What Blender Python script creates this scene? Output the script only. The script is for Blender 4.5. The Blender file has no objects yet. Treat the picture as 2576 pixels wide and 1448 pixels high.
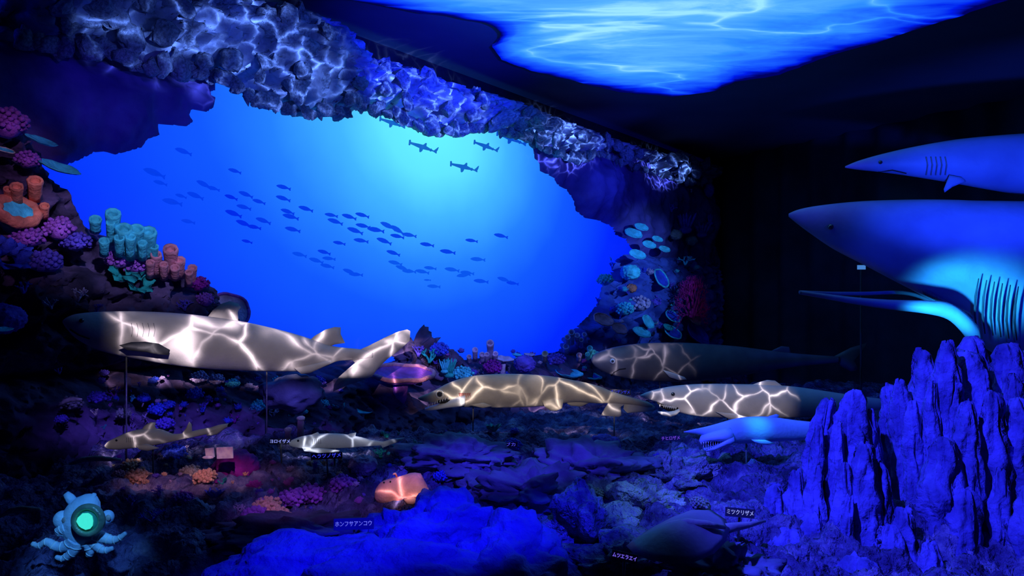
import bpy, bmesh, math, random
import numpy as np
from mathutils import Vector, Matrix, Quaternion, noise

# ------------------------------------------------------------------ camera, world, lights
SC = bpy.context.scene
COL = SC.collection
F = 1860.0                       # focal length in px of a 2576 px wide frame
EYE = 1.5
cam_d = bpy.data.cameras.new('camera'); cam_d.sensor_width = 36.0
cam_d.lens = F / 2576.0 * 36.0; cam_d.clip_start = 0.05; cam_d.clip_end = 100
cam = bpy.data.objects.new('camera', cam_d); COL.objects.link(cam)
cam.location = (0, 0, EYE); cam.rotation_euler = (math.pi / 2, 0, 0)
SC.camera = cam
SC.view_settings.view_transform = 'Standard'
SC.view_settings.look = 'None'
SC.view_settings.exposure = 0.0
SC.view_settings.gamma = 1.0
SC.view_settings.use_curve_mapping = False

world = bpy.data.worlds.new('world'); SC.world = world; world.use_nodes = True
world.node_tree.nodes['Background'].inputs[0].default_value = (0.02, 0.02, 1.0, 1)
world.node_tree.nodes['Background'].inputs[1].default_value = 0.010

CEIL_Z = 3.53
def V(*a): return Vector(a)
def P(px, py, Y):                # the world point seen at a pixel of the photograph, Y metres ahead
    return V((px - 1288) / F * Y, Y, EYE + (724 - py) / F * Y)
# the mural wall: from the corner C it runs along U (towards the viewer's left), its normal N faces the room
C0 = V(3.23, 12.0, 0); U = V(-0.5838, -0.8119, 0); N = V(0.8119, -0.5838, 0)
NC = N.dot(C0); DCAM = -NC
def W(px, py, d=0.0):            # point d metres in front of the mural wall
    r = V((px - 1288) / F, 1.0, (724 - py) / F)
    t = (NC + d) / N.dot(r)
    return V(0, 0, EYE) + r * t
def SZ(px, py):
    p = W(px, py); return ((p - C0).dot(U), p.z)
def FS(s, z, d):
    p = C0 + U * s + N * d; return V(p.x, p.y, z)
def lin(r, g, b):
    f = lambda c: (c / 255 / 12.92) if c / 255 <= 0.04045 else ((c / 255 + 0.055) / 1.055) ** 2.4
    return (f(r), f(g), f(b))

def spot(name, loc, target, color, energy, half_px=None, Yt=None, cone=None, blend=0.5, radius=0.04,
         caustic=None, rect=False, seed=0.0):
    """A lamp or projector. half_px=(w,h): the half size of its field, in photo pixels at depth Yt."""
    ld = bpy.data.lights.new(name, 'SPOT'); lo = bpy.data.objects.new(name, ld); COL.objects.link(lo)
    lo.location = loc; d = Vector(target) - Vector(loc)
    lo.rotation_euler = d.to_track_quat('-Z', 'Y').to_euler()
    ld.color = color; ld.energy = energy; ld.shadow_soft_size = 0.003 if caustic else radius; ld.spot_blend = blend
    dist = d.length
    if half_px:
        hw = half_px[0] / F * Yt / dist; hh = half_px[1] / F * Yt / dist
        ld.spot_size = min(3.0, 2 * math.atan(math.hypot(hw, hh) * 1.3)); ld.spot_blend = 0.05
    else:
        hw = hh = None
        ld.spot_size = math.radians(cone)
    if hw is None and caustic is None: return lo
    ld.use_nodes = True
    nt = ld.node_tree; nd = nt.nodes; L = nt.links
    em = nd.get('Emission') or nd.new('ShaderNodeEmission')
    tc = nd.new('ShaderNodeTexCoord'); sp = nd.new('ShaderNodeSeparateXYZ'); L.new(tc.outputs['Normal'], sp.inputs[0])
    def M(op, a, b=None, c=None):
        m = nd.new('ShaderNodeMath'); m.operation = op
        for i, v in enumerate((a, b, c)):
            if v is None: continue
            if isinstance(v, (int, float)): m.inputs[i].default_value = v
            else: L.new(v, m.inputs[i])
        return m.outputs[0]
    x = M('DIVIDE', sp.outputs[0], sp.outputs[2]); y = M('DIVIDE', sp.outputs[1], sp.outputs[2])
    val = None
    if hw is not None:
        ax = M('DIVIDE', M('ABSOLUTE', x), hw); ay = M('DIVIDE', M('ABSOLUTE', y), hh)
        if rect: r = M('MAXIMUM', ax, ay)
        else: r = M('SQRT', M('ADD', M('MULTIPLY', ax, ax), M('MULTIPLY', ay, ay)))
        mr = nd.new('ShaderNodeMapRange'); mr.interpolation_type = 'SMOOTHSTEP'
        L.new(r, mr.inputs[0]); mr.inputs[1].default_value = 1.0; mr.inputs[2].default_value = 0.72 if rect else 0.45
        mr.inputs[3].default_value = 0; mr.inputs[4].default_value = 1
        val = mr.outputs[0]
    if caustic:
        sc, base, peak, sharp = caustic
        cb = nd.new('ShaderNodeCombineXYZ'); L.new(x, cb.inputs[0]); L.new(y, cb.inputs[1]); cb.inputs[2].default_value = seed
        nz = nd.new('ShaderNodeTexNoise'); nz.inputs['Scale'].default_value = sc * 0.8; nz.inputs['Detail'].default_value = 2
        L.new(cb.outputs[0], nz.inputs['Vector'])
        vm = nd.new('ShaderNodeVectorMath'); vm.operation = 'MULTIPLY_ADD'
        L.new(nz.outputs['Color'], vm.inputs[0]); k = 1.1 / sc; vm.inputs[1].default_value = (k, k, 0); L.new(cb.outputs[0], vm.inputs[2])
        vo = nd.new('ShaderNodeTexVoronoi'); vo.feature = 'DISTANCE_TO_EDGE'; vo.inputs['Scale'].default_value = sc
        L.new(vm.outputs[0], vo.inputs['Vector'])
        line = M('POWER', 2.718, M('MULTIPLY', vo.outputs['Distance'], -sharp))
        n2 = nd.new('ShaderNodeTexNoise'); n2.inputs['Scale'].default_value = sc * 0.9; L.new(cb.outputs[0], n2.inputs['Vector'])
        blob = nd.new('ShaderNodeMapRange'); L.new(n2.outputs[0], blob.inputs[0])
        blob.inputs[1].default_value = 0.40; blob.inputs[2].default_value = 0.66; blob.inputs[3].default_value = 0.25; blob.inputs[4].default_value = 1.5
        cv = M('ADD', M('MULTIPLY', M('MULTIPLY', line, blob.outputs[0]), peak), base)
        val = cv if val is None else M('MULTIPLY', val, cv)
    L.new(val, em.inputs['Strength']); em.inputs['Color'].default_value = (1, 1, 1, 1)
    out = nd.get('Light Output') or nd.new('ShaderNodeOutputLight')
    L.new(em.outputs[0], out.inputs[0])
    return lo

BLUE = (0.012, 0.012, 1.0); VIOLET = (0.30, 0.16, 1.0); WARM = (1.0, 0.86, 0.92); CYAN = (0.03, 0.60, 1.0); PALE = (0.42, 0.5, 1.0)
# caustic projectors: the swimming models, each with its own shuttered field
spot('projector_grey_shark', (-0.1, 0.3, 2.0), P(700, 856, 4.0), WARM, 760, (410, 84), 4.0, caustic=(17, 0.21, 4.4, 26), rect=True, seed=1.3)
spot('projector_frilled', (0.5, 0.4, 2.05), P(1350, 990, 4.6), (1.0, 0.88, 0.80), 680, (300, 72), 4.6, caustic=(21, 0.28, 3.4, 30), rect=True, seed=4.1)
spot('projector_sixgill', (0.9, 0.5, 2.05), P(1610, 910, 7.0), (0.95, 0.85, 1.0), 1300, (165, 85), 7.0, caustic=(30, 0.13, 2.2, 30), seed=2.7)
spot('projector_white_shark', (1.0, 0.5, 2.05), P(1810, 1003, 6.0), (1.0, 0.84, 0.86), 1250, (205, 62), 6.0, caustic=(27, 0.24, 3.0, 30), rect=True, seed=7.7)
spot('projector_small_sharks', (-0.3, 0.2, 1.95), P(410, 1098, 3.3), (1.0, 0.85, 0.9), 330, (180, 40), 3.3, caustic=(30, 0.16, 2.8, 30), rect=True, seed=5.5)
spot('projector_small_shark', (-0.1, 0.2, 1.95), P(850, 1110, 3.4), (0.8, 0.85, 1.0), 420, (150, 36), 3.4, caustic=(32, 0.18, 2.8, 28), rect=True, seed=3.2)
spot('projector_angler', (0.2, 0.1, 2.0), P(1015, 1232, 3.0), (1.0, 0.72, 0.70), 620, (80, 56), 3.0, caustic=(22, 0.30, 3.2, 20), seed=9.3)
# caustics on the overhanging rock ledge
for i, (px, py, hp, e) in enumerate(((380, 90, (190, 130), 210), (690, 150, (260, 170), 330), (1080, 260, (250, 130), 400), (1420, 365, (200, 85), 480), (1680, 430, (130, 52), 640))):
    q = W(px, py, 0.3)
    spot('projector_ledge', (q.x + 2.4, q.y - 2.6 - 0.05 * i, 1.9), q, (0.24, 0.42, 1.0), e * 2.2, (hp[0] * 1.1, hp[1] * 1.1), q.y, caustic=(17 + 4 * i, 0.07, 3.6, 22), seed=11.0 + i)
for i, (px, py, e, cn) in enumerate(((470, 70, 110, 30), (760, 160, 170, 34), (1150, 270, 230, 30), (1550, 390, 330, 24))):
    q = W(px, py, 0.3); spot('blue_wash_ledge', (q.x + 2.2, q.y - 2.4, 2.0), q, (0.03, 0.08, 1.0), e * 0.5, cone=cn, blend=0.8)
spot('blue_wash_ceiling', (1.2, 3.2, 2.7), V(0.0, 5.2, CEIL_Z), (0.004, 0.008, 1.0), 1300, cone=46, blend=1.0)
# coloured wash lamps
spot('blue_wash_foreground', (0.6, 0.4, 3.2), P(1080, 1400, 2.6), BLUE, 760, (680, 200), 2.7)
spot('blue_wash_fluted_rock', (-0.5, 1.3, 3.3), P(2290, 1150, 2.9), (0.05, 0.06, 1.0), 950, cone=40, blend=0.6)
spot('teal_wash_rocks', (2.3, 1.5, 3.2), P(1640, 1270, 3.0), (0.14, 0.40, 0.62), 190, (260, 170), 3.0)
spot('violet_wash_middle', (0.5, 0.6, 3.2), P(1260, 1200, 3.3), (0.07, 0.05, 1.0), 620, (440, 140), 3.3)
spot('violet_wash_coral_left', (-0.2, 1.0, 2.7), W(330, 600, 0.3), (0.55, 0.60, 1.0), 300, (330, 210), 4.0)
spot('violet_wash_coral_edge', (-0.6, 0.9, 2.7), W(40, 480, 0.3), (0.75, 0.45, 0.95), 100, (170, 260), 3.6)
spot('violet_wash_ledge_left', (0.2, 0.6, 2.2), W(350, 265, 0.1), (0.10, 0.05, 1.0), 170, (310, 170), 4.4)
spot('violet_wash_ledge_right', (2.6, 2.2, 2.2), W(1480, 460, 0.1), (0.06, 0.04, 1.0), 420, cone=26, blend=1.0)
spot('blue_wash_coral_right', (3.6, 4.6, 2.6), W(1620, 720, 0.2), (0.18, 0.42, 1.0), 1200, (210, 230), 9.5)
spot('red_wash_fan', (3.4, 4.6, 2.0), W(1745, 752, 0.4), (0.6, 0.06, 0.6), 60, (110, 80), 10.5)
spot('blue_wash_reef_back', (0.9, 1.0, 3.0), W(1230, 930, 0.4), (0.26, 0.34, 1.0), 900, (430, 110), 7.0)
spot('violet_wash_reef_low', (-0.1, 0.5, 3.0), P(560, 1020, 3.8), (0.20, 0.15, 1.0), 620, (460, 125), 3.8)
spot('pink_wash_reef_low', (-0.3, 0.3, 3.0), P(520, 1180, 3.1), (1.0, 0.5, 0.7), 260, (250, 75), 3.1)
spot('violet_wash_low_middle', (0.0, 0.3, 3.0), P(790, 1250, 2.9), (0.5, 0.26, 1.0), 260, (240, 110), 2.9)
spot('cyan_lamp_goblin', (1.3, 1.4, 3.2), P(1900, 1080, 3.4), (0.03, 0.36, 1.0), 95, (260, 95), 3.4)
spot('cyan_lamp_goblin_back', (1.25, 2.6, 2.6), P(1915, 1062, 3.35), CYAN, 240, (42, 34), 3.35)
spot('blue_lamp_hanging_shark', (1.6, 2.2, 1.4), P(2600, 425, 4.8), (0.015, 0.07, 1.0), 900, (560, 230), 4.9)
spot('blue_lamp_basking', (1.4, 1.2, 2.4), P(2420, 680, 4.4), (0.006, 0.025, 1.0), 330, (420, 260), 4.4)
spot('cyan_lamp_basking', (1.98, 3.62, 1.17), P(2405, 782, 4.15), CYAN, 250, (135, 88), 4.15)
spot('cyan_lamp_octopus', (-0.5, 0.8, 2.2), P(205, 1318, 2.3), (0.10, 0.42, 1.0), 150, cone=9.5, blend=0.7)

# ------------------------------------------------------------------ helpers
def tag(o, label=None, cat=None, group=None, kind=None):
    if label: o['label'] = label
    if cat: o['category'] = cat
    if group: o['group'] = group
    if kind: o['kind'] = kind
    return o

MATS = {}
def mat(name, a, b=None, scale=8.0, rough=0.75, bump=0.3, bscale=None, spec=0.3, detail=5.0, contrast=(0.35, 0.65), vor=False, bdist=0.02):
    if name in MATS: return MATS[name]
    b = b or tuple(x * 0.6 for x in a)
    m = bpy.data.materials.new(name); m.use_nodes = True
    nt = m.node_tree; nd = nt.nodes; L = nt.links; bs = nd['Principled BSDF']
    tc = nd.new('ShaderNodeTexCoord')
    nz = nd.new('ShaderNodeTexNoise'); nz.inputs['Scale'].default_value = scale; nz.inputs['Detail'].default_value = detail
    L.new(tc.outputs['Object'], nz.inputs['Vector'])
    rp = nd.new('ShaderNodeValToRGB'); L.new(nz.outputs[0], rp.inputs[0])
    rp.color_ramp.elements[0].position = contrast[0]; rp.color_ramp.elements[0].color = (*b, 1)
    rp.color_ramp.elements[1].position = contrast[1]; rp.color_ramp.elements[1].color = (*a, 1)
    L.new(rp.outputs[0], bs.inputs['Base Color'])
    bs.inputs['Roughness'].default_value = rough; bs.inputs['Specular IOR Level'].default_value = spec
    if bump:
        if vor:
            n2 = nd.new('ShaderNodeTexVoronoi'); n2.inputs['Scale'].default_value = bscale or scale * 4
        else:
            n2 = nd.new('ShaderNodeTexNoise'); n2.inputs['Scale'].default_value = bscale or scale * 4; n2.inputs['Detail'].default_value = 4
        L.new(tc.outputs['Object'], n2.inputs['Vector'])
        bp = nd.new('ShaderNodeBump'); bp.inputs['Strength'].default_value = bump; bp.inputs['Distance'].default_value = bdist
        L.new(n2.outputs[0], bp.inputs['Height']); L.new(bp.outputs[0], bs.inputs['Normal'])
    MATS[name] = m
    return m
def glow(name, col, strength=1.0):
    if name in MATS: return MATS[name]
    m = bpy.data.materials.new(name); m.use_nodes = True
    nd = m.node_tree.nodes; bs = nd['Principled BSDF']
    bs.inputs['Base Color'].default_value = (0.01, 0.01, 0.01, 1); bs.inputs['Specular IOR Level'].default_value = 0.0
    nz = nd.new('ShaderNodeTexNoise'); nz.inputs['Scale'].default_value = 6
    mx = nd.new('ShaderNodeMix'); mx.data_type = 'RGBA'
    m.node_tree.links.new(nz.outputs[0], mx.inputs[0]); mx.inputs[6].default_value = (*[c * 0.9 for c in col], 1); mx.inputs[7].default_value = (*col, 1)
    m.node_tree.links.new(mx.outputs[2], bs.inputs['Emission Color'])
    bs.inputs['Emission Strength'].default_value = strength
    MATS[name] = m
    return m

class MB:
    def __init__(s): s.v = []; s.f = []
    def add(s, vs, fs):
        o = len(s.v); s.v += [Vector(p) for p in vs]; s.f += [tuple(i + o for i in f) for f in fs]; return s
    def loft(s, rings, cap=True, closed=False):
        n = len(rings[0]); vs = [p for r in rings for p in r]; fs = []
        m = len(rings)
        for i in range(m if closed else m - 1):
            a = i * n; b = ((i + 1) % m) * n
            for j in range(n):
                k = (j + 1) % n; fs.append((a + j, a + k, b + k, b + j))
        if cap and not closed:
            fs.append(tuple(range(n))[::-1]); fs.append(tuple(range((m - 1) * n, m * n)))
        return s.add(vs, fs)
    def tube(s, pts, rad, n=8, cap=True):
        pts = [Vector(p) for p in pts]; rings = []
        if isinstance(rad, (int, float)): rad = [rad] * len(pts)
        prev = None
        for i, p in enumerate(pts):
            t = (pts[min(i + 1, len(pts) - 1)] - pts[max(i - 1, 0)]).normalized()
            a = prev if prev is not None else (V(0, 0, 1) if abs(t.z) < .9 else V(1, 0, 0))
            x = (a - t * a.dot(t))
            x = x.normalized() if x.length > 1e-6 else t.orthogonal().normalized()
            y = t.cross(x); prev = x
            rings.append([p + (x * math.cos(2 * math.pi * k / n) + y * math.sin(2 * math.pi * k / n)) * rad[i] for k in range(n)])
        return s.loft(rings, cap)
    def box(s, c, h, R=None):
        R = R or Matrix.Identity(3); c = Vector(c)
        vs = [c + R @ V(x * h[0], y * h[1], z * h[2]) for x in (-1, 1) for y in (-1, 1) for z in (-1, 1)]
        return s.add(vs, [(0, 1, 3, 2), (4, 6, 7, 5), (0, 4, 5, 1), (2, 3, 7, 6), (0, 2, 6, 4), (1, 5, 7, 3)])
    def blob(s, c, r, sub=2, R=None, nz=0.0, ns=2.0, seed=0.0, rid=False):
        bm = bmesh.new(); bmesh.ops.create_icosphere(bm, subdivisions=sub, radius=1.0)
        c = Vector(c); R = R or Matrix.Identity(3)
        r = (r, r, r) if isinstance(r, (int, float)) else r
        vs = []
        for v in bm.verts:
            p = v.co.copy(); k = 1.0
            if nz:
                q = p * ns + V(seed, seed * 1.7, -seed)
                f = noise.fractal(q, 0.9, 2.1, 5)
                if rid: f = 0.5 - abs(f) * 1.6
                k += nz * f
            vs.append(c + R @ V(p.x * r[0] * k, p.y * r[1] * k, p.z * r[2] * k))
        fs = [tuple(v.index for v in f.verts) for f in bm.faces]; bm.free()
        return s.add(vs, fs)
    def xf(s, M):
        s.v = [M @ p for p in s.v]; return s
    def build(s, name, m, parent=None, loc=None, smooth=True):
        if parent is not None: off = Vector(parent['_o'])
        elif loc is not None: off = Vector(loc)
        else:
            xs = [p.x for p in s.v]; ys = [p.y for p in s.v]
            off = V((min(xs) + max(xs)) / 2, (min(ys) + max(ys)) / 2, min(p.z for p in s.v))
        me = bpy.data.meshes.new(name); me.from_pydata([p - off for p in s.v], [], s.f)
        bm = bmesh.new(); bm.from_mesh(me); bmesh.ops.recalc_face_normals(bm, faces=bm.faces); bm.to_mesh(me); bm.free()
        if smooth: me.polygons.foreach_set('use_smooth', [True] * len(me.polygons))
        if m: me.materials.append(m)
        o = bpy.data.objects.new(name, me); COL.objects.link(o)
        o['_o'] = tuple(off)
        if parent is not None: o.parent = parent
        else: o.location = off
        return o
def empty(name, loc, label, cat, group=None):
    o = bpy.data.objects.new(name, None); COL.objects.link(o); o.location = loc; o.empty_display_size = 0.05
    o['_o'] = tuple(loc); return tag(o, label, cat, group)
def kids(o): return [c for c in bpy.data.objects if c.parent == o]

def crv(pts, n):                 # Catmull-Rom through tuples
    out = []; m = len(pts)
    for i in range(m - 1):
        p0, p1, p2, p3 = (np.array(pts[max(0, min(m - 1, k))], float) for k in (i - 1, i, i + 1, i + 2))
        for j in range(n):
            t = j / n
            out.append(0.5 * (2 * p1 + (p2 - p0) * t + (2 * p0 - 5 * p1 + 4 * p2 - p3) * t * t + (3 * p1 - p0 - 3 * p2 + p3) * t ** 3))
    out.append(np.array(pts[-1], float)); return out

# ------------------------------------------------------------------ room shell
CEIL = 3.53
dark_wall = mat('dark_drape', (0.035, 0.05, 0.09), (0.012, 0.018, 0.04), 1.5, 0.95, 0.2)
dark_ceiling = mat('dark_ceiling_paint', (0.10, 0.10, 0.16), (0.07, 0.07, 0.12), 0.8, 0.95, 0.1)
floor_m = mat('dark_floor', (0.01, 0.01, 0.02), (0.02, 0.02, 0.03), 3, 0.95, 0.2)
C1 = V(6.5, 6.0, 0)              # far end of the right wall
m = MB(); m.box((1.0, 5.0, CEIL + 0.05), (8.5, 9.0, 0.05)); tag(m.build('ceiling', dark_ceiling, smooth=False), kind='structure')
m = MB(); m.box((1.0, 5.0, -0.05), (8.5, 9.0, 0.05)); tag(m.build('floor', floor_m, smooth=False), kind='structure')
# right wall hung with dark drapes: vertical folds
m = MB(); n = 220; T = (C1 - C0); Wn = V(T.y, -T.x, 0).normalized() * -1
if Wn.dot(-C0) < 0: Wn = -Wn
front = []; back = []
for i in range(n + 1):
    t = i / n * 1.5 - 0.02
    b = C0 + T * t
    fo = 0.06 * math.sin(i * 0.55 + 2 * noise.noise(V(i * .05, 0, 3))) + 0.04 * noise.noise(V(i * 0.11, 5, 0))
    front.append(b + Wn * (0.10 + fo)); back.append(b - Wn * 0.1)
vs = [V(p.x, p.y, 0) for p in front] + [V(p.x, p.y, CEIL) for p in front] + [V(p.x, p.y, 0) for p in back] + [V(p.x, p.y, CEIL) for p in back]
k = n + 1; fs = []
for i in range(n):
    fs += [(i, i + 1, k + i + 1, k + i), (2 * k + i, 3 * k + i, 3 * k + i + 1, 2 * k + i + 1), (k + i, k + i + 1, 3 * k + i + 1, 3 * k + i)]
fs += [(0, k, 3 * k, 2 * k), (n, 2 * k + n, 3 * k + n, k + n)]
m.add(vs, fs); tag(m.build('wall_right', dark_wall), kind='structure')
# left wall carries the luminous mural
R3 = Matrix((U, N, V(0, 0, 1))).transposed()
m = MB(); m.box(C0 + U * 6.0 - N * 0.20 + V(0, 0, CEIL / 2), (7.2, 0.1, CEIL / 2), R3); tag(m.build('wall_left', mat('black_wall', (0.01, 0.01, 0.02)), smooth=False), kind='structure')

# luminous mural screen: water that brightens towards the surface
SC_, ZC_ = SZ(1085, 325)
MUR_A, MUR_B, MUR_C = 2.25, 2.3, 1.6     # radii along the wall: left, right, vertical
RAMP = [(0.0, (0.14, 0.95, 1.0)), (0.26, (0.12, 0.80, 1.0)), (0.48, (0.055, 0.47, 1.0)), (0.75, (0.018, 0.22, 1.0)), (1.0, (0.006, 0.10, 1.0)), (1.5, (0.001, 0.022, 1.0)), (2.2, (0.0, 0.006, 0.85)), (3.0, (0.0, 0.002, 0.5))]
def mural_color(s, z):
    ds = s - SC_; r = math.hypot(ds / (MUR_A if ds > 0 else MUR_B), (z - ZC_) / MUR_C)
    for (r0, c0), (r1, c1) in zip(RAMP, RAMP[1:]):
        if r <= r1:
            t = (r - r0) / (r1 - r0); return tuple(a + (b - a) * t for a, b in zip(c0, c1))
    return RAMP[-1][1]
mm = bpy.data.materials.new('luminous_mural'); mm.use_nodes = True
nt = mm.node_tree; nd = nt.nodes; L = nt.links; bs = nd['Principled BSDF']
bs.inputs['Base Color'].default_value = (0.004, 0.004, 0.01, 1); bs.inputs['Specular IOR Level'].default_value = 0; bs.inputs['Roughness'].default_value = 1
tc = nd.new('ShaderNodeTexCoord'); sp = nd.new('ShaderNodeSeparateXYZ'); L.new(tc.outputs['Object'], sp.inputs[0])
def NM(op, a, b=None):
    q = nd.new('ShaderNodeMath'); q.operation = op
    for i, v in enumerate((a, b)):
        if v is None: continue
        if isinstance(v, (int, float)): q.inputs[i].default_value = v
        else: L.new(v, q.inputs[i])
    return q.outputs[0]
nz = nd.new('ShaderNodeTexNoise'); nz.inputs['Scale'].default_value = 1.6; nz.inputs['Detail'].default_value = 4; L.new(tc.outputs['Object'], nz.inputs['Vector'])
dx = NM('MAXIMUM', NM('DIVIDE', sp.outputs[0], MUR_A), NM('DIVIDE', sp.outputs[0], -MUR_B))
dz = NM('DIVIDE', sp.outputs[2], MUR_C)
rr = NM('SQRT', NM('ADD', NM('MULTIPLY', dx, dx), NM('MULTIPLY', dz, dz)))
rr = NM('ADD', rr, NM('MULTIPLY', NM('SUBTRACT', nz.outputs[0], 0.5), 0.10))
rp = nd.new('ShaderNodeValToRGB'); L.new(NM('DIVIDE', rr, 3.0), rp.inputs[0])
el = rp.color_ramp.elements
while len(el) < len(RAMP): el.new(0.5)
for e, (r, c) in zip(el, RAMP): e.position = r / 3.0; e.color = (*c, 1)
L.new(rp.outputs[0], bs.inputs['Emission Color']); bs.inputs['Emission Strength'].default_value = 1.0
m = MB(); m.box(C0 + U * 5.35 - N * 0.03 + V(0, 0, 1.6), (5.2, 0.03, 1.6), R3)
mural = m.build('mural_screen', mm, loc=FS(SC_, ZC_, 0), smooth=False)
# the screen's own axes: x along the wall, z up
Rw = R3.to_4x4(); off = mural.location.copy()
mural.data.transform(Rw.inverted()); mural.rotation_euler = R3.to_euler()
tag(mural, 'glowing blue underwater mural screen filling the left wall, brightest near its top', 'screen')

# ceiling water screen
pts = [(840, -90), (880, 0), (1000, 22), (1130, 40), (1225, 58), (1262, 85), (1240, 118), (1262, 150), (1340, 178), (1450, 205), (1560, 232), (1690, 244), (1800, 228), (1850, 206), (1960, 188), (2060, 150), (2200, 108), (2400, 45), (2576, -12), (2760, -75)]
def onz(px, py, z):
    Y = (z - EYE) * F / (724 - py); return P(px, py, Y)
cen = [onz(px, py, CEIL - 0.02) for px, py in pts]
cen += [V(3.0, 3.5, CEIL - 0.02), V(0.0, 3.5, CEIL - 0.02)]
def jag(poly, step=0.06, amp=0.03):
    out = []
    for i, a in enumerate(poly):
        b = poly[(i + 1) % len(poly)]; nn = max(1, int((b - a).length / step))
        nrm = V(-(b - a).y, (b - a).x, 0).normalized()
        for j in range(nn):
            q = a.lerp(b, j / nn); out.append(q + nrm * amp * noise.fractal(q * 5, 1, 2, 3))
    return out
poly = jag(cen)
ms = bpy.data.materials.new('ceiling_water_projection'); ms.use_nodes = True
nt = ms.node_tree; nd = nt.nodes; L = nt.links; bs = nd['Principled BSDF']
bs.inputs['Base Color'].default_value = (0.01, 0.01, 0.02, 1); bs.inputs['Roughness'].default_value = 1; bs.inputs['Specular IOR Level'].default_value = 0
tc = nd.new('ShaderNodeTexCoord'); mp = nd.new('ShaderNodeMapping'); mp.inputs['Rotation'].default_value = (0, 0, math.radians(-12)); mp.inputs['Scale'].default_value = (0.45, 1.3, 1)
mp0 = nd.new('ShaderNodeMapping'); mp0.inputs['Rotation'].default_value = (0, 0, math.atan2(U.y, U.x)); L.new(tc.outputs['Object'], mp0.inputs[0]); L.new(mp0.outputs[0], mp.inputs[0])
nz = nd.new('ShaderNodeTexNoise'); nz.inputs['Scale'].default_value = 2.2; nz.inputs['Detail'].default_value = 6; nz.inputs['Roughness'].default_value = 0.62; nz.inputs['Distortion'].default_value = 0.6
L.new(mp.outputs[0], nz.inputs['Vector'])
va = nd.new('ShaderNodeVertexColor'); va.layer_name = 'fade'
rp = nd.new('ShaderNodeValToRGB'); nl = nd.new('ShaderNodeTexNoise'); nl.inputs['Scale'].default_value = 0.9; nl.inputs['Detail'].default_value = 2; L.new(mp.outputs[0], nl.inputs['Vector'])
nr_ = nd.new('ShaderNodeTexNoise'); nr_.inputs['Scale'].default_value = 0.75; nr_.inputs['Detail'].default_value = 3; nr_.inputs['Distortion'].default_value = 0.8; L.new(mp.outputs[0], nr_.inputs['Vector'])
streak = NM('POWER', 2.718, NM('MULTIPLY', NM('ABSOLUTE', NM('SUBTRACT', nr_.outputs[0], 0.5)), -55))
wv = NM('ADD', NM('MULTIPLY', nz.outputs[0], 0.46), NM('MULTIPLY', nl.outputs[0], 0.46))
wv = NM('ADD', wv, NM('MULTIPLY', streak, 0.16))
L.new(NM('ADD', wv, NM('SUBTRACT', NM('MULTIPLY', va.outputs[0], 0.62), 0.50)), rp.inputs[0])
el = rp.color_ramp.elements
st = [(0.0, (0.0, 0.0, 0.12)), (0.12, (0.0, 0.012, 0.85)), (0.28, (0.008, 0.10, 1.0)), (0.44, (0.03, 0.28, 1.0)), (0.56, (0.10, 0.46, 1.0)), (0.68, (0.34, 0.80, 1.0))]
while len(el) < len(st): el.new(0.5)
for e, (r, c) in zip(el, st): e.position = r; e.color = (*c, 1)
L.new(rp.outputs[0], bs.inputs['Emission Color']); bs.inputs['Emission Strength'].default_value = 1.0
bm = bmesh.new(); cc = sum(poly, V(0, 0, 0)) / len(poly); cc = V(1.3, 4.6, CEIL - 0.02)
ringv = []
for t in (1.0, 0.96, 0.90, 0.72, 0.35): ringv.append([bm.verts.new(cc + (q - cc) * t - V(0, 0, 0)) for q in poly])
cv = bm.verts.new(cc); np_ = len(poly)
for a, b in zip(ringv, ringv[1:]):
    for j in range(np_): bm.faces.new((a[j], a[(j + 1) % np_], b[(j + 1) % np_], b[j]))
for j in range(np_): bm.faces.new((ringv[-1][j], ringv[-1][(j + 1) % np_], cv))
top = [bm.verts.new(q + V(0, 0, 0.02)) for q in poly]
for j in range(np_): bm.faces.new((ringv[0][j], top[j], top[(j + 1) % np_], ringv[0][(j + 1) % np_]))
bmesh.ops.recalc_face_normals(bm, faces=bm.faces)
me = bpy.data.meshes.new('ceiling_screen'); bm.to_mesh(me); bm.free()
lay = me.color_attributes.new('fade', 'FLOAT_COLOR', 'POINT')
fd = [0.0, 0.30, 0.58, 0.84, 0.95]
for i in range(len(me.vertices)):
    k = i // np_; f_ = fd[k] if k < 5 and i < 5 * np_ else (0.9 if i == 5 * np_ else 0.0)
    co = me.vertices[i].co; f_ *= max(0.55, 1.0 - 0.17 * max(0, co.x - 1.3) - 0.16 * max(0, -0.2 - co.x))
    lay.data[i].color = (f_, f_, f_, 1)
me.materials.append(ms)
o = bpy.data.objects.new('ceiling_screen', me); COL.objects.link(o)
tag(o, 'bright rippling blue water surface image shown on the dark ceiling', 'screen')

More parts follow.
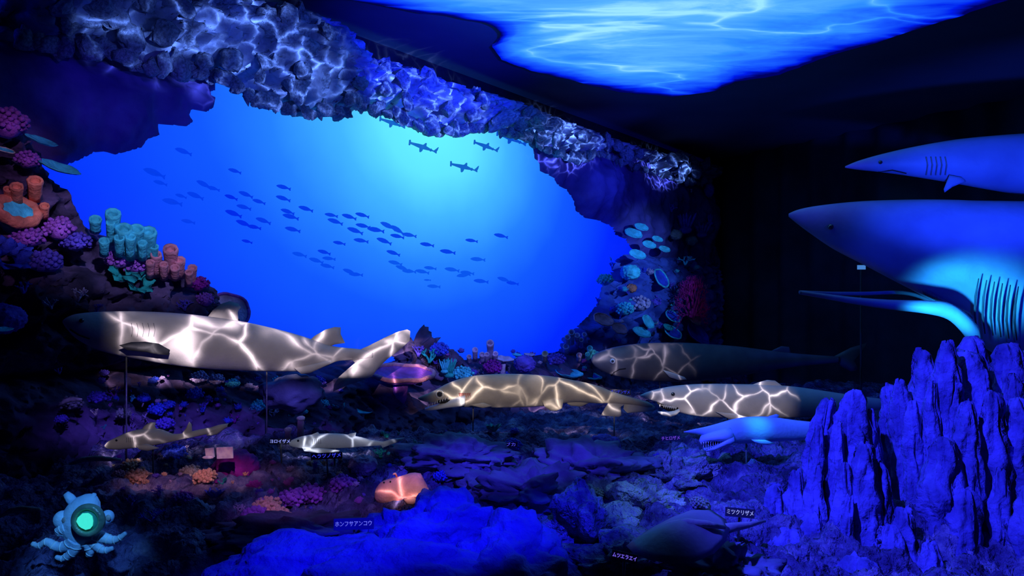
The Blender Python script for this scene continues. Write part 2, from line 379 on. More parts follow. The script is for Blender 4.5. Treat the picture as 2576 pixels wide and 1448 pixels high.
# ------------------------------------------------------------------ reliefs on the mural wall
def relief(outline, d0, bulge, edge, namp, nscale, res=0.02, ridged=False, seed=0.0):
    pl = np.array([SZ(*p) for p in outline]); nxt = np.roll(pl, -1, 0)
    lo = pl.min(0) - res; hi = pl.max(0) + res
    nx = int((hi[0] - lo[0]) / res) + 1; ny = int((hi[1] - lo[1]) / res) + 1
    gx, gy = np.meshgrid(lo[0] + np.arange(nx) * res, lo[1] + np.arange(ny) * res, indexing='ij')
    pt = np.stack([gx.ravel(), gy.ravel()], 1)
    inside = np.zeros(len(pt), bool); best = np.full(len(pt), 1e9); bp = pt.copy()
    for a, b in zip(pl, nxt):
        e = b - a; t = np.clip(((pt - a) @ e) / max(1e-12, e @ e), 0, 1); q = a + t[:, None] * e
        dd = np.hypot(*(pt - q).T); u = dd < best; best[u] = dd[u]; bp[u] = q[u]
        cr = ((a[1] > pt[:, 1]) != (b[1] > pt[:, 1]))
        xin = (b[0] - a[0]) * (pt[:, 1] - a[1]) / (b[1] - a[1] + 1e-12) + a[0]
        inside ^= cr & (pt[:, 0] < xin)
    keep = inside | (best < res * 0.8)
    pt[~inside] = bp[~inside]; dist = np.where(inside, best, 0)
    idx = -np.ones(len(pt), int); mb = MB(); vs = []
    for i in np.nonzero(keep)[0]:
        idx[i] = len(vs); s, z = pt[i]
        f = noise.fractal(V(s * nscale + seed, z * nscale, seed), 0.85, 2.1, 6)
        if ridged: f = 0.6 - 2.0 * abs(f)
        base = d0(s, z) if callable(d0) else d0
        w_ = min(1, dist[i] / 0.06)
        vs.append(FS(s, z, max(0.0, base * w_ + bulge * (1 - math.exp(-dist[i] / edge)) + namp * f * w_) + 0.006))
    fs = []; I = idx.reshape(nx, ny); ins = inside.reshape(nx, ny)
    for i in range(nx - 1):
        for j in range(ny - 1):
            q = (I[i, j], I[i + 1, j], I[i + 1, j + 1], I[i, j + 1])
            if min(q) >= 0 and (ins[i, j] or ins[i + 1, j] or ins[i + 1, j + 1] or ins[i, j + 1]): fs.append(q)
    return mb.add(vs, fs)
rock_violet = mat('violet_rock', (0.16, 0.12, 0.50), (0.06, 0.045, 0.26), 3.0, 0.9, 0.6, 14)
rock_grey = mat('grey_rock', (0.22, 0.24, 0.42), (0.07, 0.075, 0.16), 5.0, 0.9, 0.7, 16)
rock_dark = mat('dark_reef_rock', (0.15, 0.09, 0.24), (0.02, 0.014, 0.05), 4.0, 0.9, 0.8, 18)
rock_pale = mat('pale_rock', (0.50, 0.54, 0.58), (0.10, 0.11, 0.20), 9.0, 0.9, 1.0, 34, bdist=0.06, detail=9)
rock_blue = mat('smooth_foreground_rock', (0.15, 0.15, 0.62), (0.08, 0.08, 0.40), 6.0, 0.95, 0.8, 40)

m = relief([(-160, 60), (150, 120), (300, 140), (370, 180), (540, 200), (540, 228), (515, 232), (541, 245), (536, 270), (520, 282), (481, 275), (474, 290), (486, 306), (468, 318), (395, 312), (400, 340), (370, 350), (355, 371), (320, 381), (288, 389), (262, 381), (238, 383), (200, 402), (150, 422), (110, 414), (60, 380), (-160, 340)], 0.03, 0.20, 0.25, 0.07, 2.6, 0.016)
tag(m.build('rock_overhang', rock_violet), 'jagged dark violet rock overhang at the upper left of the mural', 'rock')
m = relief([(1325, 350), (1340, 372), (1343, 398), (1356, 410), (1357, 430), (1390, 446), (1402, 466), (1422, 476), (1440, 500), (1447, 530), (1470, 548), (1500, 553), (1535, 568), (1546, 590), (1570, 600), (1590, 630), (1640, 660), (1700, 680), (1795, 700), (1795, 440), (1700, 420), (1500, 370)], 0.03, 0.25, 0.4, 0.16, 1.4, 0.03)
tag(m.build('rock_overhang', rock_violet), 'smooth blue violet rock overhang at the right of the mural', 'rock')
m = relief([(-200, 250), (20, 262), (55, 290), (65, 350), (100, 400), (112, 450), (150, 470), (170, 520), (190, 560), (250, 590), (330, 610), (400, 650), (470, 680), (512, 715), (530, 760), (600, 800), (640, 930), (-200, 960)], 0.04, 0.30, 0.16, 0.16, 4.5, 0.018, True)
tag(m.build('reef_outcrop', rock_dark), 'knobbly dark purple reef outcrop rising at the left behind the big grey shark', 'reef')
rock_slope = mat('blue_slope_rock', (0.08, 0.14, 0.62), (0.03, 0.05, 0.32), 5.0, 0.9, 0.7, 16)
m = relief([(1568, 640), (1545, 655), (1532, 690), (1512, 720), (1503, 760), (1480, 792), (1440, 830), (1412, 850), (1400, 900), (1795, 915), (1795, 640)], 0.02, 0.30, 0.4, 0.22, 3.0, 0.03, True)
tag(m.build('reef_outcrop', rock_slope), 'steep blue reef slope at the right end of the mural', 'reef')
def sl(z0, k): return lambda s, z: max(0.0, (z0 - z)) * k
m = relief([(840, 990), (900, 945), (960, 930), (1005, 892), (1060, 868), (1140, 878), (1168, 905), (1240, 896), (1300, 902), (1400, 884), (1440, 872), (1500, 880), (1620, 872), (1795, 888), (1795, 1060), (1500, 1080), (1000, 1110), (840, 1100)], sl(0.85, 0.8), 0.12, 0.2, 0.12, 4.2, 0.022, True, 3.3)
tag(m.build('reef_bank', rock_dark), 'low dark reef bank along the foot of the mural', 'reef')
m = relief([(-200, 930), (120, 920), (300, 905), (560, 903), (700, 906), (830, 904), (892, 904), (915, 930), (950, 975), (1010, 1060), (1000, 1160), (-200, 1200)], sl(1.1, 0.75), 0.2, 0.12, 0.13, 5.0, 0.016, True, 6.1)
tag(m.build('reef_bank', rock_dark), 'rubbly dark reef bank below the big grey shark', 'reef')

# ------------------------------------------------------------------ reef bed (terrain)
HY = [1.0, 1.6, 2.4, 2.9, 3.5, 3.9, 4.3, 4.8, 14]; HZ = [0.30, 0.44, 0.56, 0.64, 0.70, 0.72, 0.62, 0.40, 0.30]
def height(x, y):
    z = float(np.interp(y, HY, HZ))
    z += 0.07 * noise.fractal(V(x * 1.3, y * 1.6, 0.5), 0.9, 2.1, 4)
    r = abs(noise.fractal(V(x * 4.2, y * 5.2, 4.5), 0.9, 2.1, 5)); z += 0.10 * (0.25 - r) + 0.030 * noise.turbulence(V(x * 13, y * 14, 1.5), 3, False) - 0.018
    return z
NXT, NYT = 560, 400
m = MB(); vs = []; fs = []
for i in range(NXT):
    a = -0.86 + 1.75 * i / (NXT - 1)
    for j in range(NYT):
        y = 1.35 * (9.0 / 1.35) ** (j / (NYT - 1))
        x = a * y; p = V(x, y, 0); d = N.dot(p) - NC
        if d < 0.05: p = p + N * (0.05 - d)
        vs.append(V(p.x, p.y, height(p.x, p.y)))
for i in range(NXT - 1):
    for j in range(NYT - 1):
        k = i * NYT + j; fs.append((k, k + NYT, k + NYT + 1, k + 1))
m.add(vs, fs)
rb = bpy.data.materials.new('reef_bed'); rb.use_nodes = True
nt = rb.node_tree; nd = nt.nodes; L = nt.links; bs = nd['Principled BSDF']; bs.inputs['Roughness'].default_value = 0.9; bs.inputs['Specular IOR Level'].default_value = 0.2
tc = nd.new('ShaderNodeTexCoord'); n1 = nd.new('ShaderNodeTexNoise'); n1.inputs['Scale'].default_value = 5; n1.inputs['Detail'].default_value = 9; n1.inputs['Roughness'].default_value = 0.68; L.new(tc.outputs['Object'], n1.inputs['Vector'])
rp = nd.new('ShaderNodeValToRGB'); L.new(n1.outputs[0], rp.inputs[0]); el = rp.color_ramp.elements
for c in range(2): el.new(0.5)
for e, (q, c) in zip(el, ((0.3, (0.014, 0.012, 0.04)), (0.43, (0.05, 0.04, 0.15)), (0.54, (0.13, 0.115, 0.30)), (0.66, (0.36, 0.33, 0.52)))): e.position = q; e.color = (*c, 1)
L.new(rp.outputs[0], bs.inputs['Base Color'])
n2 = nd.new('ShaderNodeTexNoise'); n2.inputs['Scale'].default_value = 30; n2.inputs['Detail'].default_value = 5; L.new(tc.outputs['Object'], n2.inputs['Vector'])
bp = nd.new('ShaderNodeBump'); bp.inputs['Strength'].default_value = 1.0; bp.inputs['Distance'].default_value = 0.06; L.new(n2.outputs[0], bp.inputs['Height']); L.new(bp.outputs[0], bs.inputs['Normal'])
tag(m.build('reef_bed', rb), 'rough rocky reef bed spread below the shark models', 'reef')
def ground(px, py, lift=0.0):    # where the ray of a pixel first meets the reef bed
    y = 1.4
    while y < 9:
        p = P(px, py, y)
        if p.z < height(p.x, p.y): break
        y += 0.01
    p = P(px, py, y); return V(p.x, p.y, height(p.x, p.y) + lift)

# ------------------------------------------------------------------ overhanging rock ledge along the top of the mural
TOPE = [(-40, -140), (150, -80), (400, -40), (620, -8), (700, 14), (790, 42), (850, 84), (882, 124), (960, 150), (1100, 200), (1250, 240), (1330, 272), (1500, 336), (1600, 366), (1700, 390), (1788, 408)]
BOTE = [(-40, 120), (100, 130), (150, 152), (200, 148), (300, 160), (345, 188), (380, 196), (440, 196), (500, 205), (545, 214), (600, 244), (620, 262), (660, 276), (700, 284), (730, 298), (775, 304), (815, 298), (850, 308), (876, 300), (890, 274), (920, 288), (1000, 310), (1050, 336), (1110, 346), (1180, 344), (1225, 334), (1243, 320), (1262, 345), (1310, 356), (1345, 372), (1385, 392), (1440, 413), (1480, 408), (1510, 396), (1560, 416), (1620, 436), (1680, 454), (1740, 470), (1788, 462)]
def at_curve(c, x):
    return float(np.interp(x, [p[0] for p in c], [p[1] for p in c]))
ledge_m = mat('ledge_rock', (0.34, 0.42, 0.66), (0.11, 0.14, 0.28), 5.0, 0.7, 0.8, 20, spec=0.5)
ledge = empty('rock_ledge', W(900, 250, 0.1), 'long craggy blue rock ledge overhanging the top of the mural, rippled with light', 'rock')
m = relief([(x, y + 6) for x, y in TOPE] + [(x, y - 8) for x, y in BOTE[::-1]], 0.02, 0.34, 0.13, 0.20, 5.5, 0.022, True, 8.8)
m.build('rock_face', ledge_m, ledge)
random.seed(5)
protos = []
for k in range(9):
    q = MB(); q.blob((0, 0, 0), (1, 0.85, 0.8), 3, None, 0.55, 1.1, 3.1 * k + 1)
    # knock flat facets into the lump
    for _ in range(7):
        nn = V(random.gauss(0, 1), random.gauss(0, 1), random.gauss(0, 1)).normalized(); h = random.uniform(.55, .8)
        q.v = [p - nn * max(0, p.dot(nn) - h) * 0.9 for p in q.v]
    me = bpy.data.meshes.new('stone'); me.from_pydata(q.v, [], q.f); me.materials.append(ledge_m)
    me.polygons.foreach_set('use_smooth', [k % 2 == 0] * len(me.polygons)); protos.append(me)
def stone(parent, p, s, fl=1.0):
    o = bpy.data.objects.new('stone', random.choice(protos)); COL.objects.link(o); o.parent = parent
    o.location = Vector(p) - Vector(parent['_o']); o.rotation_euler = [random.uniform(0, 6.28) for _ in range(3)]
    o.scale = (s * random.uniform(.8, 1.35), s * random.uniform(.8, 1.2), s * random.uniform(.7, 1.0) * fl)
    return o
cnt = 0
x = 60.0
while x < 1790:                                   # lower lip
    y = at_curve(BOTE, x); q = W(x, y, 0.25); s = 0.062 * random.uniform(.7, 1.3)
    r = s / q.y * F
    stone(ledge, W(x, y - r * 0.95, random.uniform(.16, .36)), s); x += r * random.uniform(.7, 1.2); cnt += 1
x = 150.0
while x < 1780 and cnt < 290:                     # the face
    ya, yb = at_curve(TOPE, x), at_curve(BOTE, x)
    q = W(x, (ya + yb) / 2, 0.25); s = 0.105
    r = s / q.y * F
    yy = max(ya, -30) + r * .8
    while yy < yb - r * 1.2 and cnt < 290:
        jx, jy = random.uniform(-.6, .6) * r, random.uniform(-.4, .4) * r
        stone(ledge, W(x + jx, yy + jy, random.uniform(.24, .40)), s * random.uniform(.55, 1.15)); cnt += 1
        yy += r * random.uniform(1.2, 1.7)
    x += r * random.uniform(1.3, 1.8)

# ------------------------------------------------------------------ shark models
grey_skin = mat('grey_shark_skin', (0.50, 0.46, 0.47), (0.40, 0.37, 0.39), 6, 0.5, 0.12, 60)
brown_skin = mat('brown_shark_skin', (0.50, 0.43, 0.36), (0.36, 0.31, 0.27), 8, 0.5, 0.15, 70)
dark_skin = mat('dark_shark_skin', (0.15, 0.14, 0.16), (0.11, 0.10, 0.12), 6, 0.4, 0.12, 50)
pale_skin = mat('pale_shark_skin', (0.62, 0.62, 0.66), (0.52, 0.52, 0.58), 6, 0.5, 0.1, 60)
goblin_skin = mat('goblin_shark_skin', (0.36, 0.50, 0.78), (0.28, 0.40, 0.66), 7, 0.45, 0.12, 60)
blue_skin = mat('basking_shark_skin', (0.16, 0.18, 0.34), (0.11, 0.12, 0.25), 3, 0.55, 0.12, 30)
black_m = mat('mouth_black', (0.012, 0.010, 0.014), None, 5, 0.8, 0)
white_m = mat('tooth_white', (0.9, 0.88, 0.86), (0.8, 0.78, 0.78), 20, 0.4, 0.05)
eye_m = mat('eye_gloss', (0.03, 0.03, 0.035), None, 5, 0.08, 0, spec=0.9)
eye_w = mat('eye_pale', (0.85, 0.85, 0.85), (0.7, 0.7, 0.75), 20, 0.2, 0, spec=0.8)
gill_red = mat('gill_red', (0.45, 0.16, 0.14), (0.25, 0.09, 0.09), 20, 0.6, 0.2)
rod_m = mat('rod_metal', (0.12, 0.12, 0.14), (0.09, 0.09, 0.10), 30, 0.35, 0.05, spec=0.7)

class Fish:
    """A lofted body from its measured outline: rows (px, top, bottom); depth(px) gives the distance of the spine."""
    def __init__(s, prof, depth, flat=0.8):
        s.pr = np.array(crv(prof, 5)); s.depth = depth; s.flat = flat
    def row(s, x):
        xs = s.pr[:, 0]; return float(np.interp(x, xs, s.pr[:, 1])), float(np.interp(x, xs, s.pr[:, 2]))
    def body(s, n=22):
        cs = [P(x, (a + b) / 2, s.depth(x)) for x, a, b in s.pr]; rings = []
        for i, (x, a, b) in enumerate(s.pr):
            t = (cs[min(i + 1, len(cs) - 1)] - cs[max(0, i - 1)]); t.z = 0; t.normalize()
            side = V(t.y, -t.x, 0); h = max(0.002, abs(b - a) / 2 / F * s.depth(x)); w = h * s.flat
            rings.append([cs[i] + V(0, 0, 1) * h * math.sin(q) + side * w * math.copysign(abs(math.cos(q)) ** 0.9, math.cos(q)) for q in (2 * math.pi * k / n for k in range(n))])
        return MB().loft(rings)
    def surf(s, x, y, out=0.0):
        a, b = s.row(x); c = (a + b) / 2; h = max(.5, (b - a) / 2); k = max(-1, min(1, (y - c) / h))
        Y = s.depth(x); w = h / F * Y * s.flat * math.sqrt(max(0, 1 - k * k))
        return P(x, y, Y - w - out)
def fin(pts, Yf, th=0.014, lean=0.0):
    """A fin: outline in photo pixels at depth Yf (number or function of px), thick in the middle, thin at the rim."""
    g = Yf if callable(Yf) else (lambda x: Yf)
    o = [P(x, y, g(x)) for x, y in pts]; n = len(o); c = sum(o, V(0, 0, 0)) / n
    rim = [c + (p - c) for p in o]; inn = [c + (p - c) * 0.62 for p in o]
    d = V(c.x, c.y, 0).normalized() * th; e = d * 0.25
    vs = [p - e for p in rim] + [p - d for p in inn] + [c - d * 1.1] + [p + e for p in rim] + [p + d for p in inn] + [c + d * 1.1]
    k = 2 * n + 1; fs = []
    for i in range(n):
        j = (i + 1) % n
        fs += [(i, j, n + j, n + i), (n + i, n + j, 2 * n), (k + j, k + i, k + n + i, k + n + j), (k + n + j, k + n + i, k + 2 * n), (i, k + i, k + j, j)]
    return MB().add(vs, fs)
def strip(f, pts, r, out=0.0):
    return MB().tube([f.surf(x, y, out) for x, y in pts], r, 6)
def rod(root, x, y0, Y, zf=None):
    p = P(x, y0, Y); z = height(p.x, p.y) - 0.03 if zf is None else zf
    MB().tube([p, V(p.x, p.y, z)], 0.004, 8).build('support_rod', rod_m, root)
def ln(x0, y0, x1, y1):
    return lambda x: y0 + (y1 - y0) * (x - x0) / (x1 - x0)

# 1 big grey shark
dp = ln(160, 3.4, 1030, 4.6)
f = Fish([(158, 806, 812), (172, 796, 830), (200, 788, 856), (260, 783, 884), (340, 782, 902), (420, 785, 916), (500, 792, 926), (600, 806, 932), (700, 828, 934), (770, 848, 932), (815, 864, 922), (850, 872, 908), (900, 877, 905), (935, 882, 903)], dp, 0.85)
r = empty('shark', P(600, 930, dp(600)), 'big grey shark above the left reef, covered in a net of bright light lines', 'shark')
f.body().build('body', grey_skin, r)
fin([(520, 800), (535, 780), (556, 764), (578, 757), (600, 763), (606, 772), (598, 784), (600, 812), (560, 812)], dp).build('dorsal_fin', grey_skin, r)
fin([(776, 858), (792, 844), (818, 829), (842, 822), (857, 823), (857, 840), (868, 862), (842, 866), (818, 876), (786, 872)], dp).build('dorsal_fin', grey_skin, r)
fin([(905, 879), (930, 868), (965, 850), (1000, 834), (1024, 828), (1032, 832), (1031, 856), (1005, 880), (975, 902), (952, 924), (936, 946), (915, 955), (880, 966), (856, 976), (838, 984), (840, 968), (852, 948), (872, 930), (893, 912), (884, 903)], dp, 0.016).build('tail_fin', grey_skin, r)
tag(fin([(300, 868), (330, 860), (365, 859), (400, 864), (428, 880), (424, 893), (395, 890), (360, 884), (320, 880)], lambda x: dp(x) - 0.19, 0.016).build('pectoral_fin', mat('shaded_fin', (.03, .03, .035)), r), 'pectoral fin coloured dark as if unlit')  # the fin's lack of light is put into its dark colour
fin([(740, 925), (770, 918), (800, 912), (832, 905), (836, 912), (810, 924), (780, 938), (758, 940)], lambda x: dp(x) - 0.07, 0.012).build('pelvic_fin', grey_skin, r)
MB().blob(f.surf(205, 806), 0.011, 2).build('eye', eye_m, r)
for k in range(5): strip(f, [(330 + 14 * k, 812), (334 + 14 * k, 828), (331 + 14 * k, 846)], 0.0012).build('gill_slit', dark_skin, r)
strip(f, [(176, 828), (198, 842), (226, 852)], 0.004).build('mouth', black_m, r)
rod(r, 671, 925, dp(671)); rod(r, 318, 895, dp(318))

# 2 brown frilled shark with open jaws
dp = ln(1060, 4.3, 1640, 4.9)
f = Fish([(1052, 1000, 1003), (1062, 995, 1008), (1080, 988, 1011), (1100, 978, 1012), (1122, 966, 1014), (1150, 955, 1022), (1180, 947, 1024), (1220, 942, 1025), (1300, 940, 1024), (1380, 945, 1019), (1440, 955, 1011), (1500, 968, 1014), (1540, 984, 1014), (1590, 999, 1018), (1625, 1010, 1024), (1640, 1016, 1024)], dp, 0.8)
r = empty('shark', P(1190, 1020, dp(1190)), 'long brown shark with a gaping pale lower jaw, in the middle', 'shark')
f.body().build('body', brown_skin, r)
lj = MB(); Yj = dp(1100)
lj.loft([[P(x, y, Yj) + V(0, w * math.sin(q), 0) + V(0, 0, h * math.cos(q)) for q in (2 * math.pi * k / 10 for k in range(10))] for x, y, w, h in ((1069, 1029, .012, .008), (1080, 1027, .03, .013), (1100, 1023, .05, .016), (1125, 1016, .065, .022), (1150, 1010, .075, .03), (1170, 1006, .07, .03))])
j = lj.build('lower_jaw', pale_skin, r)
te = MB()
for k in range(9):
    q = P(1074 + 6.5 * k, 1024 - 2.6 * k, Yj - 0.028 - .003 * k); te.tube([q, q + V(0.003, 0, 0.016)], [0.004, 0.0008], 5)
te.build('teeth', white_m, j)
MB().blob(P(1118, 1008, Yj), (0.05, 0.05, 0.014), 2).build('mouth', black_m, r)
e = MB().tube([f.surf(1106 + 9 * math.cos(q), 991 + 10 * math.sin(q), 0.002) for q in (2 * math.pi * k / 16 for k in range(17))], 0.003, 6).build('eye', eye_w, r)
MB().blob(f.surf(1106, 991), (0.016, 0.008, 0.016), 2).build('pupil_or_glint', eye_m, e)
for k in range(6): strip(f, [(1156 + 5 * k, 988), (1159 + 5 * k, 1004), (1156 + 5 * k, 1021)], 0.006).build('gill_frill', gill_red, r)
fin([(1362, 1006), (1395, 1000), (1418, 1004), (1414, 1026), (1400, 1033), (1384, 1032), (1370, 1022)], lambda x: dp(x) - 0.07, 0.012).build('pelvic_fin', brown_skin, r)
fin([(1416, 1008), (1440, 1000), (1470, 1004), (1484, 1012), (1462, 1022), (1436, 1020)], dp, 0.012).build('anal_fin', brown_skin, r)
fin([(1182, 1018), (1215, 1012), (1240, 1020), (1215, 1026)], lambda x: dp(x) - 0.10, 0.01).build('pectoral_fin', brown_skin, r)
fin([(1535, 1006), (1590, 1006), (1562, 1022), (1563, 1044), (1556, 1048), (1512, 1044), (1520, 1028)], dp, 0.01).build('tail_fin', grey_skin, r)
fin([(1572, 1006), (1600, 1002), (1630, 1010), (1648, 1022), (1644, 1034), (1610, 1036), (1578, 1038), (1568, 1028)], dp, 0.01).build('tail_fin', grey_skin, r)
rod(r, 1190, 1020, dp(1190)); rod(r, 1545, 1012, dp(1545))

# 3 dark six gill shark
dp = ln(1490, 6.9, 2150, 7.6)
f = Fish([(1488, 902, 908), (1498, 890, 922), (1520, 880, 936), (1560, 870, 948), (1620, 863, 957), (1700, 861, 960), (1770, 864, 956), (1850, 870, 946), (1930, 880, 932), (2000, 888, 922), (2060, 893, 916), (2110, 896, 912)], dp, 0.85)
r = empty('shark', P(1620, 955, dp(1620)), 'dark blunt-nosed shark with a round shining eye, farthest back at the right', 'shark')
f.body().build('body', dark_skin, r)
e = MB().blob(f.surf(1541, 908), 0.026, 2).build('eye', eye_w, r)
MB().blob(f.surf(1541, 908, 0.016), 0.014, 2).build('pupil_or_glint', eye_m, e)
for k in range(6): strip(f, [(1622 + 9 * k, 905), (1627 + 9 * k, 922), (1624 + 9 * k, 942)], 0.004).build('gill_slit', black_m, r)
strip(f, [(1538, 944), (1545, 935), (1558, 928), (1574, 926)], 0.008).build('mouth', black_m, r)
fin([(1668, 930), (1696, 938), (1722, 948), (1728, 954), (1708, 956), (1684, 948)], lambda x: dp(x) - 0.17, 0.012).build('pectoral_fin', pale_skin, r)
fin([(1940, 882), (1965, 870), (1985, 872), (1990, 890)], dp).build('dorsal_fin', dark_skin, r)
fin([(2090, 900), (2140, 874), (2180, 862), (2172, 884), (2150, 908), (2160, 930), (2140, 934), (2110, 918)], dp).build('tail_fin', dark_skin, r)
rod(r, 1660, 952, dp(1660), 0.4)

# 4 pointed-nose shark with open mouth
dp = ln(1612, 5.8, 2300, 6.4)
f = Fish([(1611, 993, 996), (1630, 985, 1003), (1660, 977, 1014), (1700, 970, 1034), (1750, 966, 1046), (1800, 965, 1049), (1860, 966, 1051), (1930, 967, 1051), (2000, 972, 1049), (2070, 982, 1045), (2150, 994, 1038), (2230, 1004, 1028), (2300, 1010, 1020)], dp, 0.85)
r = empty('shark', P(1850, 1050, dp(1850)), 'pointed-nosed grey shark with toothy grin beside the fluted rock', 'shark')
f.body().build('body', pale_skin, r)
fin([(1880, 972), (1905, 962), (1930, 955), (1950, 957), (1965, 968), (1990, 985), (1955, 990), (1915, 986)], dp, 0.02).build('dorsal_fin', pale_skin, r)
e = MB().blob(f.surf(1693, 991), 0.016, 2).build('eye', eye_m, r)
MB().blob(f.surf(1692, 989, 0.012), 0.004, 1).build('pupil_or_glint', white_m, e)  # white dot set on the dark eye as a painted glint
mo = MB(); mo.loft([[f.surf(x, y, 0.004) + V(0, -w * math.cos(q) - 0.004, h * math.sin(q)) for q in (2 * math.pi * k / 10 for k in range(10))] for x, y, w, h in ((1652, 1012, .004, .004), (1665, 1020, .012, .018), (1682, 1026, .012, .024), (1698, 1027, .01, .018), (1706, 1026, .004, .004))])
mo = mo.build('mouth', black_m, r)
lp = MB(); lp.loft([[P(x, y, dp(x) - 0.13) + V(0, w * math.cos(q), h * math.sin(q)) for q in (2 * math.pi * k / 10 for k in range(10))] for x, y, w, h in ((1655, 1036, .01, .006), (1668, 1040, .04, .016), (1684, 1042, .05, .02), (1698, 1038, .05, .016), (1708, 1032, .03, .012))])
lp = lp.build('lower_jaw', white_m, r)
te = MB()
for k in range(9):
    q = f.surf(1660 + 5 * k, 1017 + 0.8 * k, 0.014); te.tube([q, q - V(0, 0, 0.022)], [0.008, 0.001], 5)
te.build('teeth', white_m, mo)
for k in range(5): strip(f, [(1760 + 10 * k, 996), (1765 + 10 * k, 1014), (1762 + 10 * k, 1036)], 0.0025).build('gill_slit', dark_skin, r)
fin([(1800, 1035), (1850, 1040), (1900, 1052), (1930, 1066), (1890, 1066), (1840, 1056)], lambda x: dp(x) - 0.12, 0.016).build('pectoral_fin', pale_skin, r)
fin([(2270, 1014), (2320, 960), (2345, 940), (2340, 985), (2318, 1016), (2340, 1060), (2330, 1084), (2300, 1050), (2280, 1026)], dp, 0.016).build('tail_fin', pale_skin, r)
rod(r, 1830, 1045, dp(1830), 0.35)

# 5 goblin shark
dp = ln(1722, 3.3, 2120, 3.55)
f = Fish([(1720, 1085, 1087), (1745, 1079, 1090), (1770, 1074, 1094), (1795, 1068, 1104), (1820, 1061, 1112), (1850, 1053, 1114), (1890, 1048, 1114), (1940, 1048, 1110), (2000, 1056, 1107), (2060, 1062, 1103), (2130, 1068, 1096), (2200, 1074, 1088)], dp, 0.8)
r = empty('shark', P(1880, 1112, dp(1880)), 'pale blue long-snouted shark with jaws thrust forward, lit cyan', 'shark')
f.body().build('body', goblin_skin, r)
Yj = dp(1790) - 0.03
def jaw(rows): return MB().loft([[P(x, y, Yj) + V(0, w * math.cos(q), h * math.sin(q)) for q in (2 * math.pi * k / 12 for k in range(12))] for x, y, w, h in rows])
uj = jaw(((1760, 1110, .012, .010), (1766, 1104, .03, .017), (1782, 1099, .042, .018), (1800, 1096, .05, .022), (1820, 1094, .05, .028), (1838, 1092, .04, .03))).build('upper_jaw', goblin_skin, r)
lj = jaw(((1770, 1131, .012, .007), (1778, 1129, .026, .010), (1792, 1125, .036, .012), (1806, 1117, .044, .014), (1820, 1108, .05, .022), (1840, 1102, .046, .026))).build('lower_jaw', goblin_skin, r)
MB().blob(P(1800, 1110, Yj + 0.01), (0.045, 0.03, 0.022), 2).build('mouth', black_m, r)
for nm, pa, y0, dy, sx in (('teeth', uj, 1113, 0, -1), ('teeth', lj, 1127, -1.9, 1)):
    te = MB()
    for k in range(8):
        q = P(1764 + 6 * k + (6 if sx > 0 else 0), (1112 - 0.8 * k) if sx < 0 else 1126 - 1.4 * k, Yj - 0.03); te.tube([q, q + V(0, 0, .013 * sx)], [0.0028, 0.0006], 5)
    te.build(nm, white_m, pa)
MB().blob(f.surf(1816, 1083), 0.006, 2).build('eye', eye_m, r)
for k in range(5): strip(f, [(1868 + 7 * k, 1078), (1872 + 7 * k, 1088), (1870 + 7 * k, 1100)], 0.0025).build('gill_slit', dark_skin, r)
fin([(1915, 1056), (1935, 1046), (1952, 1041), (1960, 1043), (1956, 1054), (1950, 1060)], dp, 0.01).build('dorsal_fin', goblin_skin, r)
fin([(1890, 1105), (1925, 1106), (1950, 1114), (1930, 1118), (1905, 1116)], lambda x: dp(x) - 0.05, 0.008).build('pectoral_fin', goblin_skin, r)
fin([(2180, 1078), (2230, 1050), (2290, 1030), (2300, 1040), (2260, 1070), (2220, 1090)], dp, 0.01).build('tail_fin', goblin_skin, r)
rod(r, 1877, 1110, dp(1877))

# 6, 7 two small sharks low over the reef
dp = ln(265, 3.2, 570, 3.4)
f = Fish([(263, 1119, 1123), (272, 1110, 1128), (295, 1098, 1130), (330, 1084, 1127), (370, 1077, 1122), (405, 1079, 1116), (435, 1090, 1110), (460, 1089, 1104), (500, 1080, 1096), (540, 1073, 1086), (572, 1068, 1074)], dp, 0.8)
r = empty('shark', P(400, 1118, dp(400)), 'small grey shark with a pale nose tip, low over the left reef', 'shark')
f.body().build('body', grey_skin, r)
fin([(352, 1086), (364, 1070), (378, 1061), (392, 1062), (390, 1072), (400, 1086)], dp, 0.008).build('dorsal_fin', grey_skin, r)
fin([(455, 1094), (468, 1076), (476, 1060), (482, 1066), (484, 1088)], dp, 0.008).build('dorsal_fin', grey_skin, r)
fin([(340, 1118), (372, 1116), (400, 1126), (372, 1134), (350, 1130)], lambda x: dp(x) - .05, 0.008).build('pectoral_fin', grey_skin, r)
fin([(520, 1078), (550, 1068), (575, 1064), (570, 1074), (545, 1092), (520, 1096)], dp, 0.008).build('tail_fin', grey_skin, r)
MB().blob(f.surf(293, 1107), 0.005, 2).build('eye', eye_m, r)
for k in range(5): strip(f, [(318 + 5 * k, 1100), (319 + 5 * k, 1112)], 0.0009).build('gill_slit', dark_skin, r)
rod(r, 385, 1115, dp(385))
dp = ln(728, 3.35, 990, 3.5)
f = Fish([(726, 1113, 1118), (735, 1106, 1123), (760, 1097, 1127), (800, 1091, 1129), (850, 1090, 1127), (900, 1097, 1124), (935, 1106, 1121), (965, 1110, 1119), (990, 1112, 1117)], dp, 0.8)
r = empty('shark', P(850, 1125, dp(850)), 'small pale grey shark with slim tail, above its name sign', 'shark')
f.body().build('body', pale_skin, r)
fin([(868, 1096), (880, 1090), (896, 1087), (894, 1096), (902, 1104), (880, 1104)], dp, 0.007).build('dorsal_fin', pale_skin, r)
fin([(775, 1096), (800, 1086), (806, 1094), (815, 1098)], dp, 0.007).build('dorsal_fin', pale_skin, r)
fin([(760, 1124), (800, 1126), (855, 1132), (850, 1138), (800, 1139), (765, 1134)], lambda x: dp(x) - .05, 0.007).build('pectoral_fin', pale_skin, r)
